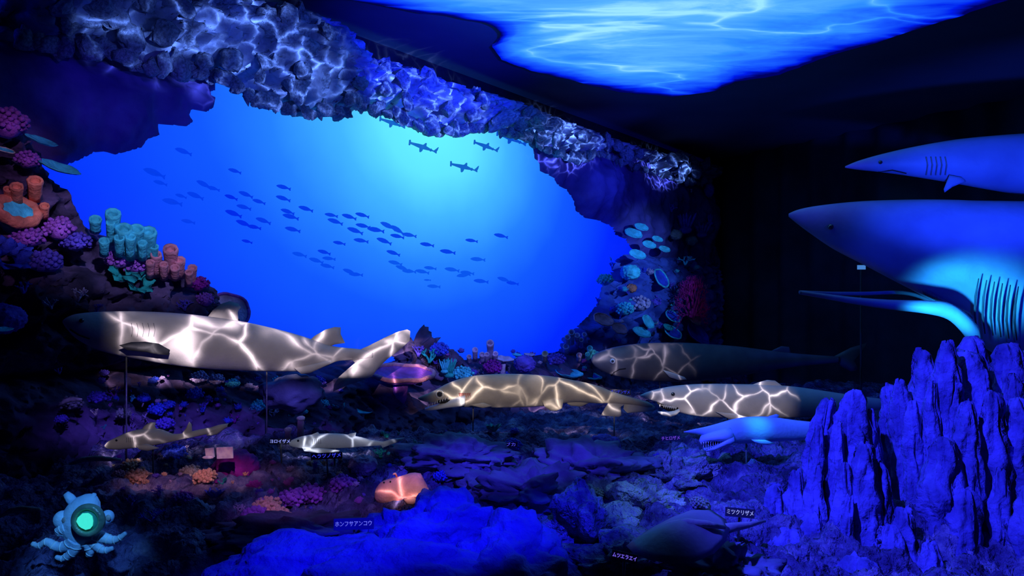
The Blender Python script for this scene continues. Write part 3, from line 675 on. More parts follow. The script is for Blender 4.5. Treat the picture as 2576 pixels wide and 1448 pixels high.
fin([(955, 1112), (985, 1104), (1018, 1100), (1010, 1108), (985, 1117), (962, 1126)], dp, 0.007).build('tail_fin', pale_skin, r)
MB().blob(f.surf(750, 1108), 0.0055, 2).build('eye', eye_m, r)
for k in range(5): strip(f, [(786 + 5 * k, 1104), (787 + 5 * k, 1116)], 0.0009).build('gill_slit', dark_skin, r)
rod(r, 842, 1122, dp(842))

# 8 shark hanging high at the right
dp = ln(2127, 5.0, 3300, 4.4)
f = Fish([(2126, 418, 422), (2160, 404, 427), (2220, 387, 433), (2300, 369, 444), (2400, 352, 460), (2500, 342, 478), (2600, 336, 492), (2720, 336, 500), (2850, 344, 496), (3000, 362, 480), (3120, 380, 460), (3240, 396, 440)], dp, 0.85)
r = empty('shark', P(2500, 478, dp(2500)), 'sharp-nosed blue shark hanging high at the right edge', 'shark')
f.body().build('body', blue_skin, r)
fin([(2388, 440), (2420, 446), (2430, 456), (2396, 470), (2376, 484), (2374, 476)], lambda x: dp(x) - 0.09, 0.014).build('pectoral_fin', blue_skin, r)
fin([(2640, 345), (2690, 300), (2720, 290), (2716, 320), (2730, 345)], dp, 0.02).build('dorsal_fin', blue_skin, r)
fin([(3200, 408), (3260, 350), (3310, 320), (3300, 370), (3280, 420), (3320, 480), (3290, 490), (3220, 440)], dp, 0.02).build('tail_fin', blue_skin, r)
MB().blob(f.surf(2215, 408), 0.013, 2).build('eye', eye_m, r)
strip(f, [(2210, 432), (2245, 428), (2280, 436)], 0.004).build('mouth', black_m, r)
for k in range(5): strip(f, [(2330 + 12 * k, 395), (2334 + 12 * k, 415), (2330 + 12 * k, 440)], 0.004).build('gill_slit', dark_skin, r)
for x in (2640, 2900):
    q = P(x, f.row(x)[0] + 4, dp(x)); MB().tube([q, V(q.x, q.y, CEIL)], 0.002, 6).build('hanging_wire', mat('wire_dark', (.02, .02, .03)), r)

# 9 huge basking shark, mouth wide open
dp = ln(1985, 4.9, 3400, 3.9)
f = Fish([(1984, 537, 545), (2005, 528, 562), (2040, 520, 588), (2100, 512, 628), (2170, 506, 664), (2250, 503, 706), (2330, 502, 748), (2400, 503, 790), (2450, 505, 850), (2520, 506, 900), (2620, 508, 935), (2760, 512, 940), (2950, 530, 905), (3150, 570, 840), (3300, 610, 780)], dp, 0.7)
r = empty('shark', P(2560, 920, dp(2560)), 'huge blue shark at the right edge with thin lower jaw hanging wide open', 'shark')
f.body(30).build('body', blue_skin, r)
# lower jaw: a thin arch, two arms meeting at the tip
Yn = dp(2420) - 0.33
near = crv([(2452, 846, Yn + .02), (2425, 812, Yn), (2385, 782, Yn), (2330, 772, Yn + .02), (2240, 766, Yn + .08), (2150, 756, Yn + .16), (2070, 744, Yn + .24), (2012, 735, Yn + .30)], 4)
jm = MB(); k_ = len(near); rings = []
for i, (x, y, Y) in enumerate(near):
    t = i / (k_ - 1); h = (0.062 * (1 - t) ** 1.5 + 0.012); w = 0.045 * (1 - t) + 0.014
    rings.append([P(x, y, Y) + V(0, w * math.cos(q), h * math.sin(q)) for q in (2 * math.pi * j / 12 for j in range(12))])
jm.loft(rings)
far = crv([(2012, 735, Yn + .30), (2090, 738, Yn + .42), (2180, 738, Yn + .56), (2270, 736, Yn + .66), (2330, 752, Yn + .7), (2400, 790, Yn + .66)], 4)
jm.loft([[P(x, y, Y) + V(0, .02 * math.cos(q), .013 * math.sin(q)) for q in (2 * math.pi * j / 10 for j in range(10))] for x, y, Y in far])
jm.build('lower_jaw', blue_skin, r)
# mouth cavity and gill rakers
ra = MB()
for k in range(30):
    x = 2318 + 4.2 * k; y = 742 + 2.05 * k
    q = f.surf(x, y - 16, 0.0); q2 = f.surf(x + 7, y - 2, 0.004); ra.tube([q, q2], [0.002, 0.005], 5)
tag(ra.build('gill_rakers', dark_skin, r), kind='stuff')
for k in range(6):
    x = 2462 + 20 * k
    strip(f, [(x, 700 + 4 * k), (x - 8, 745 + 4 * k), (x - 10, 790 + 4 * k), (x - 4, 835 + 4 * k)], [0.003, 0.007, 0.007, 0.003], 0.0).build('gill_slit', mat('gill_dark', (.03, .035, .07)), r)
MB().blob(f.surf(2090, 570), 0.018, 2).build('eye', eye_m, r)
fin([(2650, 515), (2720, 430), (2770, 410), (2770, 460), (2790, 520)], dp, 0.03).build('dorsal_fin', blue_skin, r)
fin([(2560, 890), (2640, 910), (2660, 990), (2610, 1060), (2585, 1000)], lambda x: dp(x) - 0.28, 0.03).build('pectoral_fin', blue_skin, r)
fin([(3270, 660), (3340, 520), (3400, 480), (3390, 600), (3360, 700), (3400, 840), (3360, 850), (3290, 740)], dp, 0.03).build('tail_fin', blue_skin, r)
for x in (2680, 2960):
    q = P(x, f.row(x)[0] + 6, dp(x)); MB().tube([q, V(q.x, q.y, CEIL)], 0.0025, 6).build('hanging_wire', mat('wire_dark', (.02, .02, .03)), r)

# 10 stingray and 11 coffinfish on the reef
Yr = 2.3
ray_m = mat('ray_skin', (0.36, 0.36, 0.46), (0.28, 0.27, 0.36), 5, 0.5, 0.15, 40)
r = empty('stingray', P(1700, 1400, Yr), 'large dark rounded stingray with raised back ridge lying on the lower right reef', 'stingray')
R_ = [(1575, 1372), (1600, 1352), (1640, 1326), (1690, 1300), (1740, 1281), (1790, 1282), (1826, 1306), (1836, 1330), (1826, 1362), (1796, 1392), (1750, 1412), (1690, 1418), (1635, 1408), (1596, 1394)]
cx_, cy_ = 1712, 1350
mbb = MB(); rows = []
for t in (1.0, 0.85, 0.66, 0.45, 0.25, 0.1):
    hh = 0.10 * (1 - t ** 1.6)
    rows.append([P(cx_ + (x - cx_) * t + 14 * (1 - t), cy_ + (y - cy_) * t - 18 * (1 - t), Yr + (cy_ - y) / 68 * 0.20 * t - hh * .7) + V(0, 0, hh * 0.35) for x, y in R_])
mbb.loft(rows, True)
mbb.build('body_disc', ray_m, r)
MB().tube([P(x, y, Y) for x, y, Y in ((1655, 1326, Yr + .0), (1690, 1319, Yr - .06), (1730, 1314, Yr - .08), (1780, 1318, Yr - .06), (1822, 1326, Yr))], [0.004, 0.011, 0.013, 0.011, 0.006], 8).build('back_ridge', mat('ray_ridge', (0.62, 0.64, 0.68)), r)
MB().tube([P(x, y, Y) for x, y, Y in ((1800, 1335, Yr + .05), (1840, 1326, Yr + .1), (1880, 1320, Yr + .16), (1925, 1310, Yr + .22))], [0.02, 0.016, 0.011, 0.004], 8).build('tail', ray_m, r)
for x, y in ((1634, 1358), (1652, 1376)): MB().blob(P(x, y, Yr - .07), 0.009, 2).build('eye', eye_m, r)

Ya = 3.0
orange_m = mat('coffinfish_skin', (0.82, 0.36, 0.32), (0.60, 0.20, 0.20), 9, 0.6, 0.3, 50)
r = empty('anglerfish', P(1010, 1262, Ya), 'glowing orange-pink anglerfish model, squat and boxy, above the bright blue rock', 'fish')
f = Fish([(943, 1238, 1250), (948, 1224, 1260), (962, 1210, 1265), (985, 1203, 1263), (1010, 1197, 1259), (1032, 1190, 1255), (1050, 1190, 1251), (1064, 1204, 1246), (1075, 1222, 1238)], lambda x: Ya, 1.0)
f.body().build('body', orange_m, r)
fin([(1020, 1200), (1030, 1192), (1045, 1189), (1058, 1190), (1066, 1204), (1060, 1216), (1035, 1212)], Ya, 0.02).build('dorsal_fin', orange_m, r)
fin([(1062, 1222), (1078, 1226), (1080, 1248), (1070, 1256), (1060, 1246)], Ya, 0.014).build('tail_fin', orange_m, r)
fin([(1015, 1254), (1040, 1250), (1052, 1258), (1040, 1268), (1022, 1266)], Ya - .07, 0.012).build('pectoral_fin', orange_m, r)
MB().tube([P(998, 1198, Ya), P(994, 1190, Ya - .02), P(990, 1192, Ya - .04)], 0.004, 6).build('lure', orange_m, r)
strip(f, [(947, 1238), (955, 1249), (968, 1255), (984, 1256)], 0.004).build('mouth', gill_red, r)
for x, y in ((966, 1213), (982, 1211)): MB().blob(f.surf(x, y, 0.0), 0.004, 2).build('eye', eye_m, r)

# ------------------------------------------------------------------ silhouettes on the mural: thin raised pieces of the glowing picture
FISH = [(712, 471, 35, 8), (711, 499, 36, 12), (768, 525, 36, 12), (722, 532, 34, 14), (730, 545, 40, 10), (735, 577, 38, 10), (832, 541, 32, 6), (877, 545, 36, 12), (910, 541, 34, 10), (842, 557, 38, 14), (892, 580, 40, 16), (912, 568, 36, 8), (944, 578, 42, 6), (975, 568, 40, 22), (998, 578, 40, 28), (1028, 591, 36, 6), (998, 594, 34, 8), (965, 606, 38, 18), (907, 605, 36, 6), (852, 611, 30, 8), (1073, 615, 34, 6), (1125, 633, 38, 6), (1185, 605, 30, 4), (1259, 593, 34, 8), (1201, 652, 36, 2), (988, 636, 34, 16), (993, 661, 34, 12), (1011, 674, 34, 18), (1028, 682, 34, 4), (1061, 683, 34, 10), (1081, 674, 30, 6), (1136, 678, 36, 8), (1165, 692, 34, -8), (1174, 686, 34, 6), (1209, 707, 36, 6), (1267, 703, 34, 18), (1288, 712, 30, 8), (1090, 720, 32, 4), (1074, 704, 16, 2), (878, 683, 34, 20), (894, 690, 34, 4), (794, 655, 36, 16), (822, 669, 34, 12), (814, 634, 32, 14), (826, 650, 32, 4), (752, 640, 36, 12), (460, 381, 42, 12), (387, 435, 56, 14), (402, 460, 34, 10), (589, 430, 32, 10), (512, 464, 40, 22), (535, 474, 32, 10), (617, 489, 36, 16), (580, 496, 32, 14), (650, 507, 32, 12), (612, 521, 36, 10), (586, 537, 42, 16), (661, 555, 38, 16), (612, 562, 40, 18), (638, 571, 34, 8), (490, 492, 42, 16), (454, 493, 28, 12), (432, 508, 50, 8), (472, 557, 34, 8), (620, 607, 26, 12)]
def cluster(x, y):
    if x < 560: return 'faint dark fish in the loose left group on the mural'
    if x < 690: return 'small dark fish at the left tail of the school'
    if y < 600 and x < 800: return 'small dark fish left of the school middle'
    if y > 625 and x < 900: return 'faint fish below the main school'
    if x > 1100 and y < 660: return 'separate dark fish right of the mural school'
    if y < 625: return 'crisp dark fish in the dense middle school'
    return 'blurred fish in the lower trail of the school'
def silhouette(name, outline, px, py, L, ang, colf, label, cat, group, off=0.012):
    s0, z0 = SZ(px, py); k = L / 2 / F * W(px, py).y
    # along the wall direction the picture is foreshortened: measure the local stretch
    sx = abs(SZ(px + 10, py)[0] - s0) / 10; sz = abs(SZ(px, py + 10)[1] - z0) / 10
    ca, sa = math.cos(math.radians(ang)), math.sin(math.radians(ang))
    pts = []
    for x, y in outline:
        X = (x * ca - y * sa) * L / 2; Yp = (x * sa + y * ca) * L / 2
        pts.append((s0 - X * sx, z0 - Yp * sz))
    n = len(pts); m = MB()
    front = [FS(s, z, off) for s, z in pts]; back = [FS(s, z, 0.001) for s, z in pts]; c = FS(s0, z0, off + .006)
    m.add(front + back, [tuple(range(n))] + [(i, n + i, n + (i + 1) % n, (i + 1) % n) for i in range(n)])
    m.f = [f_ for f_ in m.f]; col = mural_color(s0, z0); q = colf(col); key = 'fish_print_%d_%d_%d' % tuple(int(v * 40) for v in q)
    o = m.build(name, glow(key, q)); tag(o, label, cat, group); return o
fo = [(-1, 0.02), (-.8, -.16), (-.45, -.27), (0, -.29), (.35, -.2), (.62, -.07), (.78, -.06), (1.0, -.22), (.93, 0), (1.0, .24), (.78, .08), (.62, .08), (.3, .2), (-.1, .27), (-.55, .22), (-.85, .12)]
ORD = 'first second third fourth fifth sixth seventh eighth ninth tenth eleventh twelfth thirteenth fourteenth fifteenth sixteenth seventeenth'.split()
groups = {}
for q in FISH: groups.setdefault(cluster(q[0], q[1]), []).append(q)
fish_label = {}
for lb, qs in groups.items():
    for i, q in enumerate(sorted(qs)): fish_label[q] = lb + ', ' + ORD[i] + ' from left'
for x, y, L_, a in FISH:
    fa = 0.34 if y < 640 and x > 560 else 0.72
    silhouette('fish', fo, x, y, L_, a, lambda c, fa=fa: (c[0] * .25 * fa, c[1] * fa * .62 + .004, min(1, c[2]) * (.86 if fa < .5 else .9)), fish_label[(x, y, L_, a)], 'fish', 'school of fish on the mural')
ho = [(-1, -.20), (-.95, -.21), (-.92, -.07), (-.7, -.09), (-.4, -.13), (-.12, -.15), (.0, -.22), (.1, -.36), (.14, -.34), (.13, -.14), (.36, -.07), (.48, -.03), (.5, -.09), (.56, -.02), (.7, .0), (.84, -.16), (1.0, -.36), (.95, -.14), (.88, .02), (.9, .13), (.82, .10), (.7, .06), (.56, .07), (.48, .13), (.44, .08), (.2, .11), (-.06, .13), (-.12, .30), (-.2, .40), (-.25, .38), (-.27, .13), (-.5, .10), (-.7, .07), (-.93, .05), (-.95, .17), (-1, .16)]
hc = lambda c: (c[0] * .06, c[1] * .16 + .01, .62)
for x, y, L_, a, lb in ((1065, 371, 72, 6, 'dark hammerhead shark silhouette, left one of the upper pair on the mural'), (1223, 369, 62, 6, 'dark hammerhead shark silhouette, right one of the upper pair on the mural'), (1168, 421, 70, 2, 'dark hammerhead shark silhouette swimming lowest, below the pair on the mural'),
                        (988, 310, 66, 4, 'hammerhead shark silhouette half hidden behind the rock ledge, left one'), (1288, 350, 76, 6, 'hammerhead shark silhouette half hidden behind the rock ledge, right one')):
    silhouette('hammerhead_shark', ho, x, y, L_, a, hc, lb, 'shark', 'hammerheads on the mural')
# ------------------------------------------------------------------ fluted rock at the lower right, built spire by spire
flute = empty('fluted_rock', V(1.65, 2.9, 0.4), 'tall blue fluted rock formation of many pointed spires at the lower right', 'rock')
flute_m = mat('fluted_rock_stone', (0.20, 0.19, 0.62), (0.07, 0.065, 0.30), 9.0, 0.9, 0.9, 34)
SPIRES = [  # top px, top py, bottom px, width px, depth
    (2086, 1004, 1985, 78, 3.05), (2146, 981, 2120, 112, 3.0), (2176, 1113, 2160, 92, 2.8), (2236, 968, 2275, 74, 3.2), (2262, 955, 2290, 60, 3.14),
    (2322, 880, 2325, 92, 3.2), (2384, 858, 2370, 80, 3.05), (2430, 884, 2425, 150, 3.15), (2449, 848, 2460, 110, 3.35), (2534, 864, 2560, 120, 3.2), (2600, 880, 2640, 150, 3.2),
    (1950, 1216, 1930, 66, 2.95), (2002, 1186, 1990, 64, 2.9), (2054, 1172, 2030, 56, 2.85), (2128, 1165, 2100, 54, 2.78), (2210, 1160, 2212, 66, 2.82), (2140, 1250, 2110, 40, 2.7),
    (2376, 1100, 2350, 110, 2.85), (2432, 1010, 2425, 70, 2.9), (2500, 985, 2490, 84, 2.95), (2560, 1000, 2600, 90, 2.95), (2276, 1278, 2280, 74, 2.7), (2338, 1366, 2335, 66, 2.6),
    (2430, 1230, 2400, 92, 2.75), (2520, 1180, 2510, 60, 2.78), (2580, 1220, 2600, 90, 2.7), (2160, 1402, 2130, 130, 2.55), (1990, 1330, 1930, 110, 2.75), (1900, 1378, 1840, 90, 2.7), (2045, 1290, 2020, 80, 2.78), (2240, 1320, 2230, 90, 2.68),
    (2296, 1010, 2300, 50, 3.02), (2345, 960, 2340, 48, 3.0), (2475, 930, 2470, 56, 3.05), (2405, 960, 2400, 54, 3.0), (2190, 1030, 2215, 44, 3.0), (2060, 1070, 2030, 46, 2.96), (2110, 1060, 2080, 42, 2.92), (2550, 940, 2575, 52, 3.1)]
for i, (tx, ty, bx_, wd, Y) in enumerate(SPIRES):
    top = P(tx, ty, Y); w = wd / F * Y / 2; bot = P(bx_, 1560, Y - 0.12); bot.z = 0.30
    mb = MB(); rings = []; n = 30; nr = 44; sd = i * 3.7; Lz = top.z - bot.z
    for j in range(nr):
        t = (j / (nr - 1)) ** 1.25; c = top.lerp(bot, t) + V(noise.noise(V(sd, t * 5, 0)), noise.noise(V(sd, t * 5, 9)), 0) * w * 0.35 * min(1, t * 3)
        R = w * (0.30 + 0.66 * min(1, t * 4.5) ** 0.5 * (1 + 0.5 * t)) * (1 + 0.16 * noise.noise(V(sd, t * Lz * 14, 4))); ring = []
        for k in range(n):
            q = 2 * math.pi * k / n
            a_ = noise.fractal(V(math.cos(q) * 2.3 + sd, math.sin(q) * 2.3 + 0.6 * t, t * Lz * 2.6), .8, 2.1, 4)
            g = 1 - 0.55 * abs(a_) * 1.6 + 0.30 * noise.noise(V(math.cos(q) * 1.1, math.sin(q) * 1.1 + sd, t * Lz * 5)) + 0.10 * noise.noise(V(q * 3, sd, t * Lz * 30))
            ring.append(c + V(math.cos(q) * R * g, math.sin(q) * R * g * 0.9, 0.03 * noise.noise(V(q * 1.5, t * 9, sd)) * (1 - t)))
        rings.append(ring)
    rings[0] = [top + (p - top) * 0.55 for p in rings[0]]
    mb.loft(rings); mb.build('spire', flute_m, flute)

# ------------------------------------------------------------------ loose rocks of the reef bed
def rock(px, py, Y, r, label, m, seed, nzs=0.55, sub=5, ns=1.6, rid=False):
    mb = MB(); mb.blob(P(px, py, Y), r, sub, None, nzs, ns, seed, rid)
    o = mb.build('rock', m); tag(o, label, 'rock'); return o
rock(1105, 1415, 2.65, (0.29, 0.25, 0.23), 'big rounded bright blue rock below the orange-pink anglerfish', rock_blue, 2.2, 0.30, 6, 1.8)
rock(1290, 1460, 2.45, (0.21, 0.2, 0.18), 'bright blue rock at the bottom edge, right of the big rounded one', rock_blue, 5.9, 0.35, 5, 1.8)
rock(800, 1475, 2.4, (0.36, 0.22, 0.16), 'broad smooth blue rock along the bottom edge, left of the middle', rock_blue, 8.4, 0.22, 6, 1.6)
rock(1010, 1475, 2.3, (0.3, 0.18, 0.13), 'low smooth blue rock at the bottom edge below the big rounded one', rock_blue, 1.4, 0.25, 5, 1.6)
rock(1480, 1345, 2.85, (0.16, 0.2, 0.16), 'blocky grey-blue rock with a steep right face, left of the stingray', rock_pale, 3.7, 0.7)
rock(1610, 1300, 3.05, (0.19, 0.16, 0.10), 'pale teal grey crusty rock just behind the stingray', rock_pale, 6.6, 0.8, 5, 2.2)
rock(1700, 1210, 3.35, (0.20, 0.16, 0.09), 'crusty teal grey rock under the pale blue long-snouted shark', rock_pale, 7.1, 0.8, 5, 2.2)
rock(1790, 1190, 3.6, (0.16, 0.14, 0.10), 'grey rock behind the thin rod of the long-snouted shark', rock_pale, 9.9, 0.7, 5, 2.0)
rock(1330, 1235, 3.1, (0.20, 0.18, 0.10), 'dark indigo rock in the middle, right of the cream coral', rock_grey, 4.8, 0.7, 5, 2)
rock(1480, 1180, 3.4, (0.26, 0.2, 0.10), 'flat indigo rock shelf below the long brown shark', rock_grey, 12.3, 0.6, 5, 2)
rock(1600, 1420, 2.55, (0.20, 0.14, 0.08), 'low grey rock at the bottom edge under the stingray name sign', rock_pale, 14.3, 0.6, 5, 2)
rock(1820, 1440, 2.5, (0.16, 0.14, 0.09), 'low violet rock at the bottom edge left of the fluted rock', rock_grey, 15.3, 0.6, 5, 2)
rock(1150, 1150, 3.4, (0.24, 0.2, 0.08), 'low violet rock in the middle under the brown shark rod', rock_grey, 16.7, 0.6, 5, 2)
rock(720, 1345, 2.75, (0.26, 0.16, 0.07), 'dark flat rock in front of the purple brown knobbly coral', rock_dark, 17.7, 0.6, 5, 2)
rock(1040, 905, 6.2, (0.22, 0.2, 0.16), 'dark bushy blue mound at the mural foot, right of the big shark tail', rock_dark, 21.7, 0.9, 5, 2.6)
rock(735, 985, 4.35, (0.17, 0.16, 0.11), 'smooth dome of dark blue rock under the big grey shark belly', rock_grey, 22.7, 0.25, 4)

# ------------------------------------------------------------------ corals
def cm(name, r, g, b, k=0.55, **kw):
    a = lin(r, g, b); return mat(name, a, tuple(x * k for x in a), kw.pop('scale', 14), kw.pop('rough', 0.7), kw.pop('bump', 0.5), kw.pop('bscale', 60), **kw)
cyan_c = cm('cyan_coral', 84, 222, 250); teal_c = cm('teal_coral', 40, 190, 190); pink_c = cm('pink_coral', 240, 150, 176)
orange_c = cm('orange_coral', 236, 132, 110); purple_c = cm('purple_coral', 176, 92, 214); violet_c = cm('violet_coral', 110, 84, 226); blue_c = cm('blue_coral', 60, 84, 240)
lilac_c = cm('lilac_coral', 214, 184, 236); cream_c = cm('cream_coral', 238, 222, 206); magenta_c = cm('magenta_coral', 150, 24, 165); peach_c = cm('peach_coral', 240, 186, 160); red_c = cm('red_fan_coral', 200, 30, 150); grey_c = cm('grey_coral', 150, 150, 160)

def side_vec(): return U
def px2m(p, n): return n / F * p.y
def tube_sponge(pos, tubes, m, label, rim=None, group=None):
    """tubes: (px, top py, bottom py, radius px, depth offset in m)"""
    base = pos; r = empty('tube_sponge', base, label, 'coral', group)
    for (x, yt, yb, rp_, dd) in tubes:
        d = N.dot(base) - NC + dd
        a = W(x, yb, d); b = W(x, yt, d); b2 = W(x, yt + rp_ * .35, d + 0.85 * (b - a).length); ra = px2m(b2, rp_)
        ax = (b2 - a).normalized()
        X = ax.orthogonal().normalized(); Z = ax.cross(X); n = 16
        pr = [(0, .95), (.35, .88), (.7, .95), (.92, 1.08), (1.0, 1.02), (1.0, .80), (.93, .66), (.6, .55)]
        L_ = (b2 - a).length
        MB().loft([[a + ax * t * L_ + (X * math.cos(2 * math.pi * k / n) + Z * math.sin(2 * math.pi * k / n)) * ra * q * (1 + .06 * math.sin(3 * k + x)) for k in range(n)] for t, q in pr]).build('tube', m, r)
    return r
def plate_coral(p, rx, ry, axis, m, label, seed=0, rim=None, group=None, name='plate_coral', stalk=True):
    """A saucer on a short stalk; rx is its radius across, ry the other radius, axis the way its face points."""
    r = empty(name, p, label, 'coral', group)
    ax = Vector(axis).normalized(); X = V(0, 0, 1).cross(ax)
    X = X.normalized() if X.length > 1e-3 else V(1, 0, 0); Z = ax.cross(X); n = 36
    rows = []
    for t, h in ((0.10, -0.16), (0.5, -0.12), (0.85, 0.02), (1.0, 0.16), (1.02, 0.20), (0.97, 0.21), (0.85, 0.12), (0.5, 0.01), (0.1, -0.03)):
        rows.append([p + (X * math.cos(q) * rx + Z * math.sin(q) * ry) * t * (1 + 0.10 * noise.noise(V(math.cos(q) * 1.5 + seed, math.sin(q) * 1.5, seed))) + ax * min(rx, ry) * (h + 0.12 * t * noise.noise(V(math.cos(q) * 2 + seed, math.sin(q) * 2, 7))) for q in (2 * math.pi * k / n for k in range(n))])
    MB().loft(rows).build('plate', m, r)
    if rim:
        pts = [a.lerp(b, .5) for a, b in zip(rows[4], rows[5])]; pts.append(pts[0])
        MB().tube(pts, min(rx, ry) * 0.09, 6).build('rim', rim, r)
    if stalk: MB().tube([p - ax * min(rx, ry) * .12, p - ax * min(rx, ry) * 0.6 - V(0, 0, ry * .3), p - ax * min(rx, ry) - V(0, 0, min(rx, ry) * .8)], [rx * .22, rx * .2, rx * .3], 10).build('stalk', m, r)
    return r
def knob_mesh(seed, n=60, flat=0.75):
    rnd = random.Random(seed); mb = MB(); mb.blob((0, 0, 0), (0.78, 0.78, 0.78 * flat), 2, None, .3, 2, seed)
    for k in range(n):
        z = 1 - 1.45 * (k + .5) / n; q = k * 2.39996; rr_ = math.sqrt(max(0, 1 - z * z)); d = V(rr_ * math.cos(q), rr_ * math.sin(q), z * flat)
        mb.blob(d * rnd.uniform(.72, .98), rnd.uniform(.10, .2), 1, None, .2, 2, k)
    return mb
def finger_mesh(seed, n=16, spread=.7, l=1.0, r=.11):
    rnd = random.Random(seed); mb = MB(); mb.blob((0, 0, -.1), (.5, .5, .28), 2)
    for k in range(n):
        q = k * 2.4; a = math.sqrt(k / n) * spread; d = V(math.cos(q) * a, math.sin(q) * a, 1).normalized(); o = V(math.cos(q) * a * .5, math.sin(q) * a * .5, 0); h = l * rnd.uniform(.65, 1.05)
        mb.tube([o, o + d * h * .5, o + d * h * .85, o + d * h], [r, r * .95, r * .75, r * .25], 7)
    return mb
def branch_mesh(seed, depth=4, spread=.6):
    rnd = random.Random(seed); mb = MB()
    def grow(p, d, l, r, k):
        e = p + d * l; mb.tube([p, p.lerp(e, .5) + V(rnd.gauss(0, .03), rnd.gauss(0, .03), 0), e], [r, r * .85, r * .7], 6)
        if k == 0: mb.blob(e, r * .9, 1); return
        for _ in range(rnd.choice((2, 2, 3))): grow(e, (d + V(rnd.gauss(0, spread), rnd.gauss(0, spread), rnd.gauss(.1, spread * .6))).normalized(), l * rnd.uniform(.65, .85), r * .72, k - 1)
    for _ in range(3): grow(V(0, 0, -.1), V(rnd.gauss(0, .5), rnd.gauss(0, .5), 1).normalized(), .42, .09, depth - 1)
    return mb
def brain_mesh(seed, flat=.8):
    mb = MB(); mb.blob((0, 0, 0), (1, 1, flat), 4, None, .0)
    mb.v = [p * (1 + .10 * math.sin(9 * noise.noise(p * 1.3 + V(seed, 0, 0)) * 3) + .14 * noise.noise(p * 1.4 + V(0, seed, 0))) for p in mb.v]; return mb
def leaf_mesh(seed, n=9):
    rnd = random.Random(seed); mb = MB()
    for k in range(n):
        q = k * 2.4; d = V(math.cos(q), math.sin(q), 0); c = d * .3 + V(0, 0, rnd.uniform(-.1, .2)); t = d.cross(V(0, 0, 1)); up = (V(0, 0, 1) + d * rnd.uniform(.3, .9)).normalized()
        rows = []
        for j in range(6):
            s = j / 5; w = .42 * math.sin(math.pi * (.15 + .8 * s)); mid = c + up * s * rnd.uniform(.75, .9) + d * .25 * s * s
            rows.append([mid - t * w, mid + d * .06, mid + t * w, mid + d * .02 + up * .01])
        mb.loft(rows)
    return mb
def simple(name, meshf, p, size, m, label, R=None, group=None, sq=(1, 1, 1), cat='coral'):
    mb = meshf; M = Matrix.Translation(p) @ (R or Matrix.Identity(4)) @ Matrix.Diagonal((size * sq[0], size * sq[1], size * sq[2], 1))
    o = mb.xf(M).build(name, m); tag(o, label, cat, group); return o
def facing(dz=.5): return (N + V(0, 0, dz)).normalized()
def rot_to(axis): return V(0, 0, 1).rotation_difference(Vector(axis)).to_matrix().to_4x4()
def WS(px, py, n, d): p = W(px, py, d); return p, px2m(p, n)

# -- left outcrop
d = 0.42
p, s = WS(22, 312, 46, d); simple('bushy_coral', knob_mesh(1, 90, .95), p, s, purple_c, 'purple knobbly bush coral at the left edge, above the cyan blades')
p, s = WS(70, 405, 30, d); simple('bushy_coral', knob_mesh(2, 60, .8), p, s, purple_c, 'small purple bush coral at the left, between the two cyan blades')
for x, y, l, h, lb in ((104, 356, 47, 11, 'upper pale cyan blade coral with a bright rim sticking out at the left'), (150, 424, 62, 13, 'lower long cyan blade coral pointing at the open water at the left'), (6, 378, 32, 22, 'cyan blade coral cut by the left edge, nearest of three')):
    p, s = WS(x, y, l, d)
    tilt = math.radians(18 if l > 40 else 14); X = (U * -1 * math.cos(tilt) - V(0, 0, 1) * math.sin(tilt))
    ax = (V(0, 0, 1) * math.cos(tilt) - U * math.sin(tilt) + N * .55).normalized()
    o = plate_coral(p, s * 1.05, s * .5, ax, cyan_c, lb, x, cream_c if l < 40 else None, name='blade_coral', stalk=False)
p, s = WS(88, 452, 18, d); q1, _ = WS(88, 492, 18, d)
tube_sponge(W(70, 480, d), [(88, 446, 500, 17, 0), (42, 462, 505, 15, .02), (112, 512, 545, 11, 0), (20, 470, 505, 10, 0)], orange_c, 'cluster of stubby orange tube coral at the left above the ribbed ring')
# ribbed ring coral with a cyan centre
p, s = WS(42, 531, 56, .46); ax = (N + V(0, 0, .55) + U * -.25).normalized(); r = empty('ring_coral', p, 'round ribbed orange coral with glowing cyan centre at the left edge', 'coral')
X = V(0, 0, 1).cross(ax).normalized(); Z = ax.cross(X); ri = []
for k in range(40):
    q = 2 * math.pi * k / 40; dr = X * math.cos(q) * 1.12 + Z * math.sin(q) * .74; c = p + dr * s * .80; th = s * (.27 + .035 * math.sin(k * math.pi / 1.25 * 2))
    ri.append([c + (dr.normalized() * math.cos(a) + ax * math.sin(a)) * th for a in (2 * math.pi * j / 12 for j in range(12))])
MB().loft(ri, False, True).build('ribbed_ring', orange_c, r)
MB().blob(p + ax * s * .02, (s * .80, s * .80, s * .2), 3, Matrix((X * 1.1, Z * .72, ax)).transposed(), .1, 2, 1).build('centre', cyan_c, r)
p, s = WS(18, 655, 52, .46); simple('leaf_coral', leaf_mesh(3, 12), p, s, blue_c, 'ruffled blue leaf coral at the left edge below the ribbed ring', rot_to(facing(.6)))
p, s = WS(14, 800, 44, .5); simple('brain_coral', brain_mesh(4), p, s, violet_c, 'dim violet boulder coral at the left edge beside the shark nose')
p, s = WS(6, 829, 22, .6); plate_coral(p, s * 1.1, s * .5, facing(2), cyan_c, 'small bright cyan blade at the left edge below the violet boulder coral', 5, name='blade_coral', stalk=False)
tube_sponge(W(320, 620, .36), [(284, 528, 620, 17, 0), (240, 545, 580, 14, .0), (278, 554, 612, 10, .05), (312, 566, 640, 19, .04), (344, 568, 640, 17, .05), (374, 574, 650, 18, .02), (300, 592, 640, 12, .09), (328, 590, 650, 12, .1), (358, 606, 650, 11, .1), (388, 615, 650, 10, .06), (262, 600, 640, 12, .08)], cyan_c, 'big cluster of cyan tube sponges on the left outcrop')
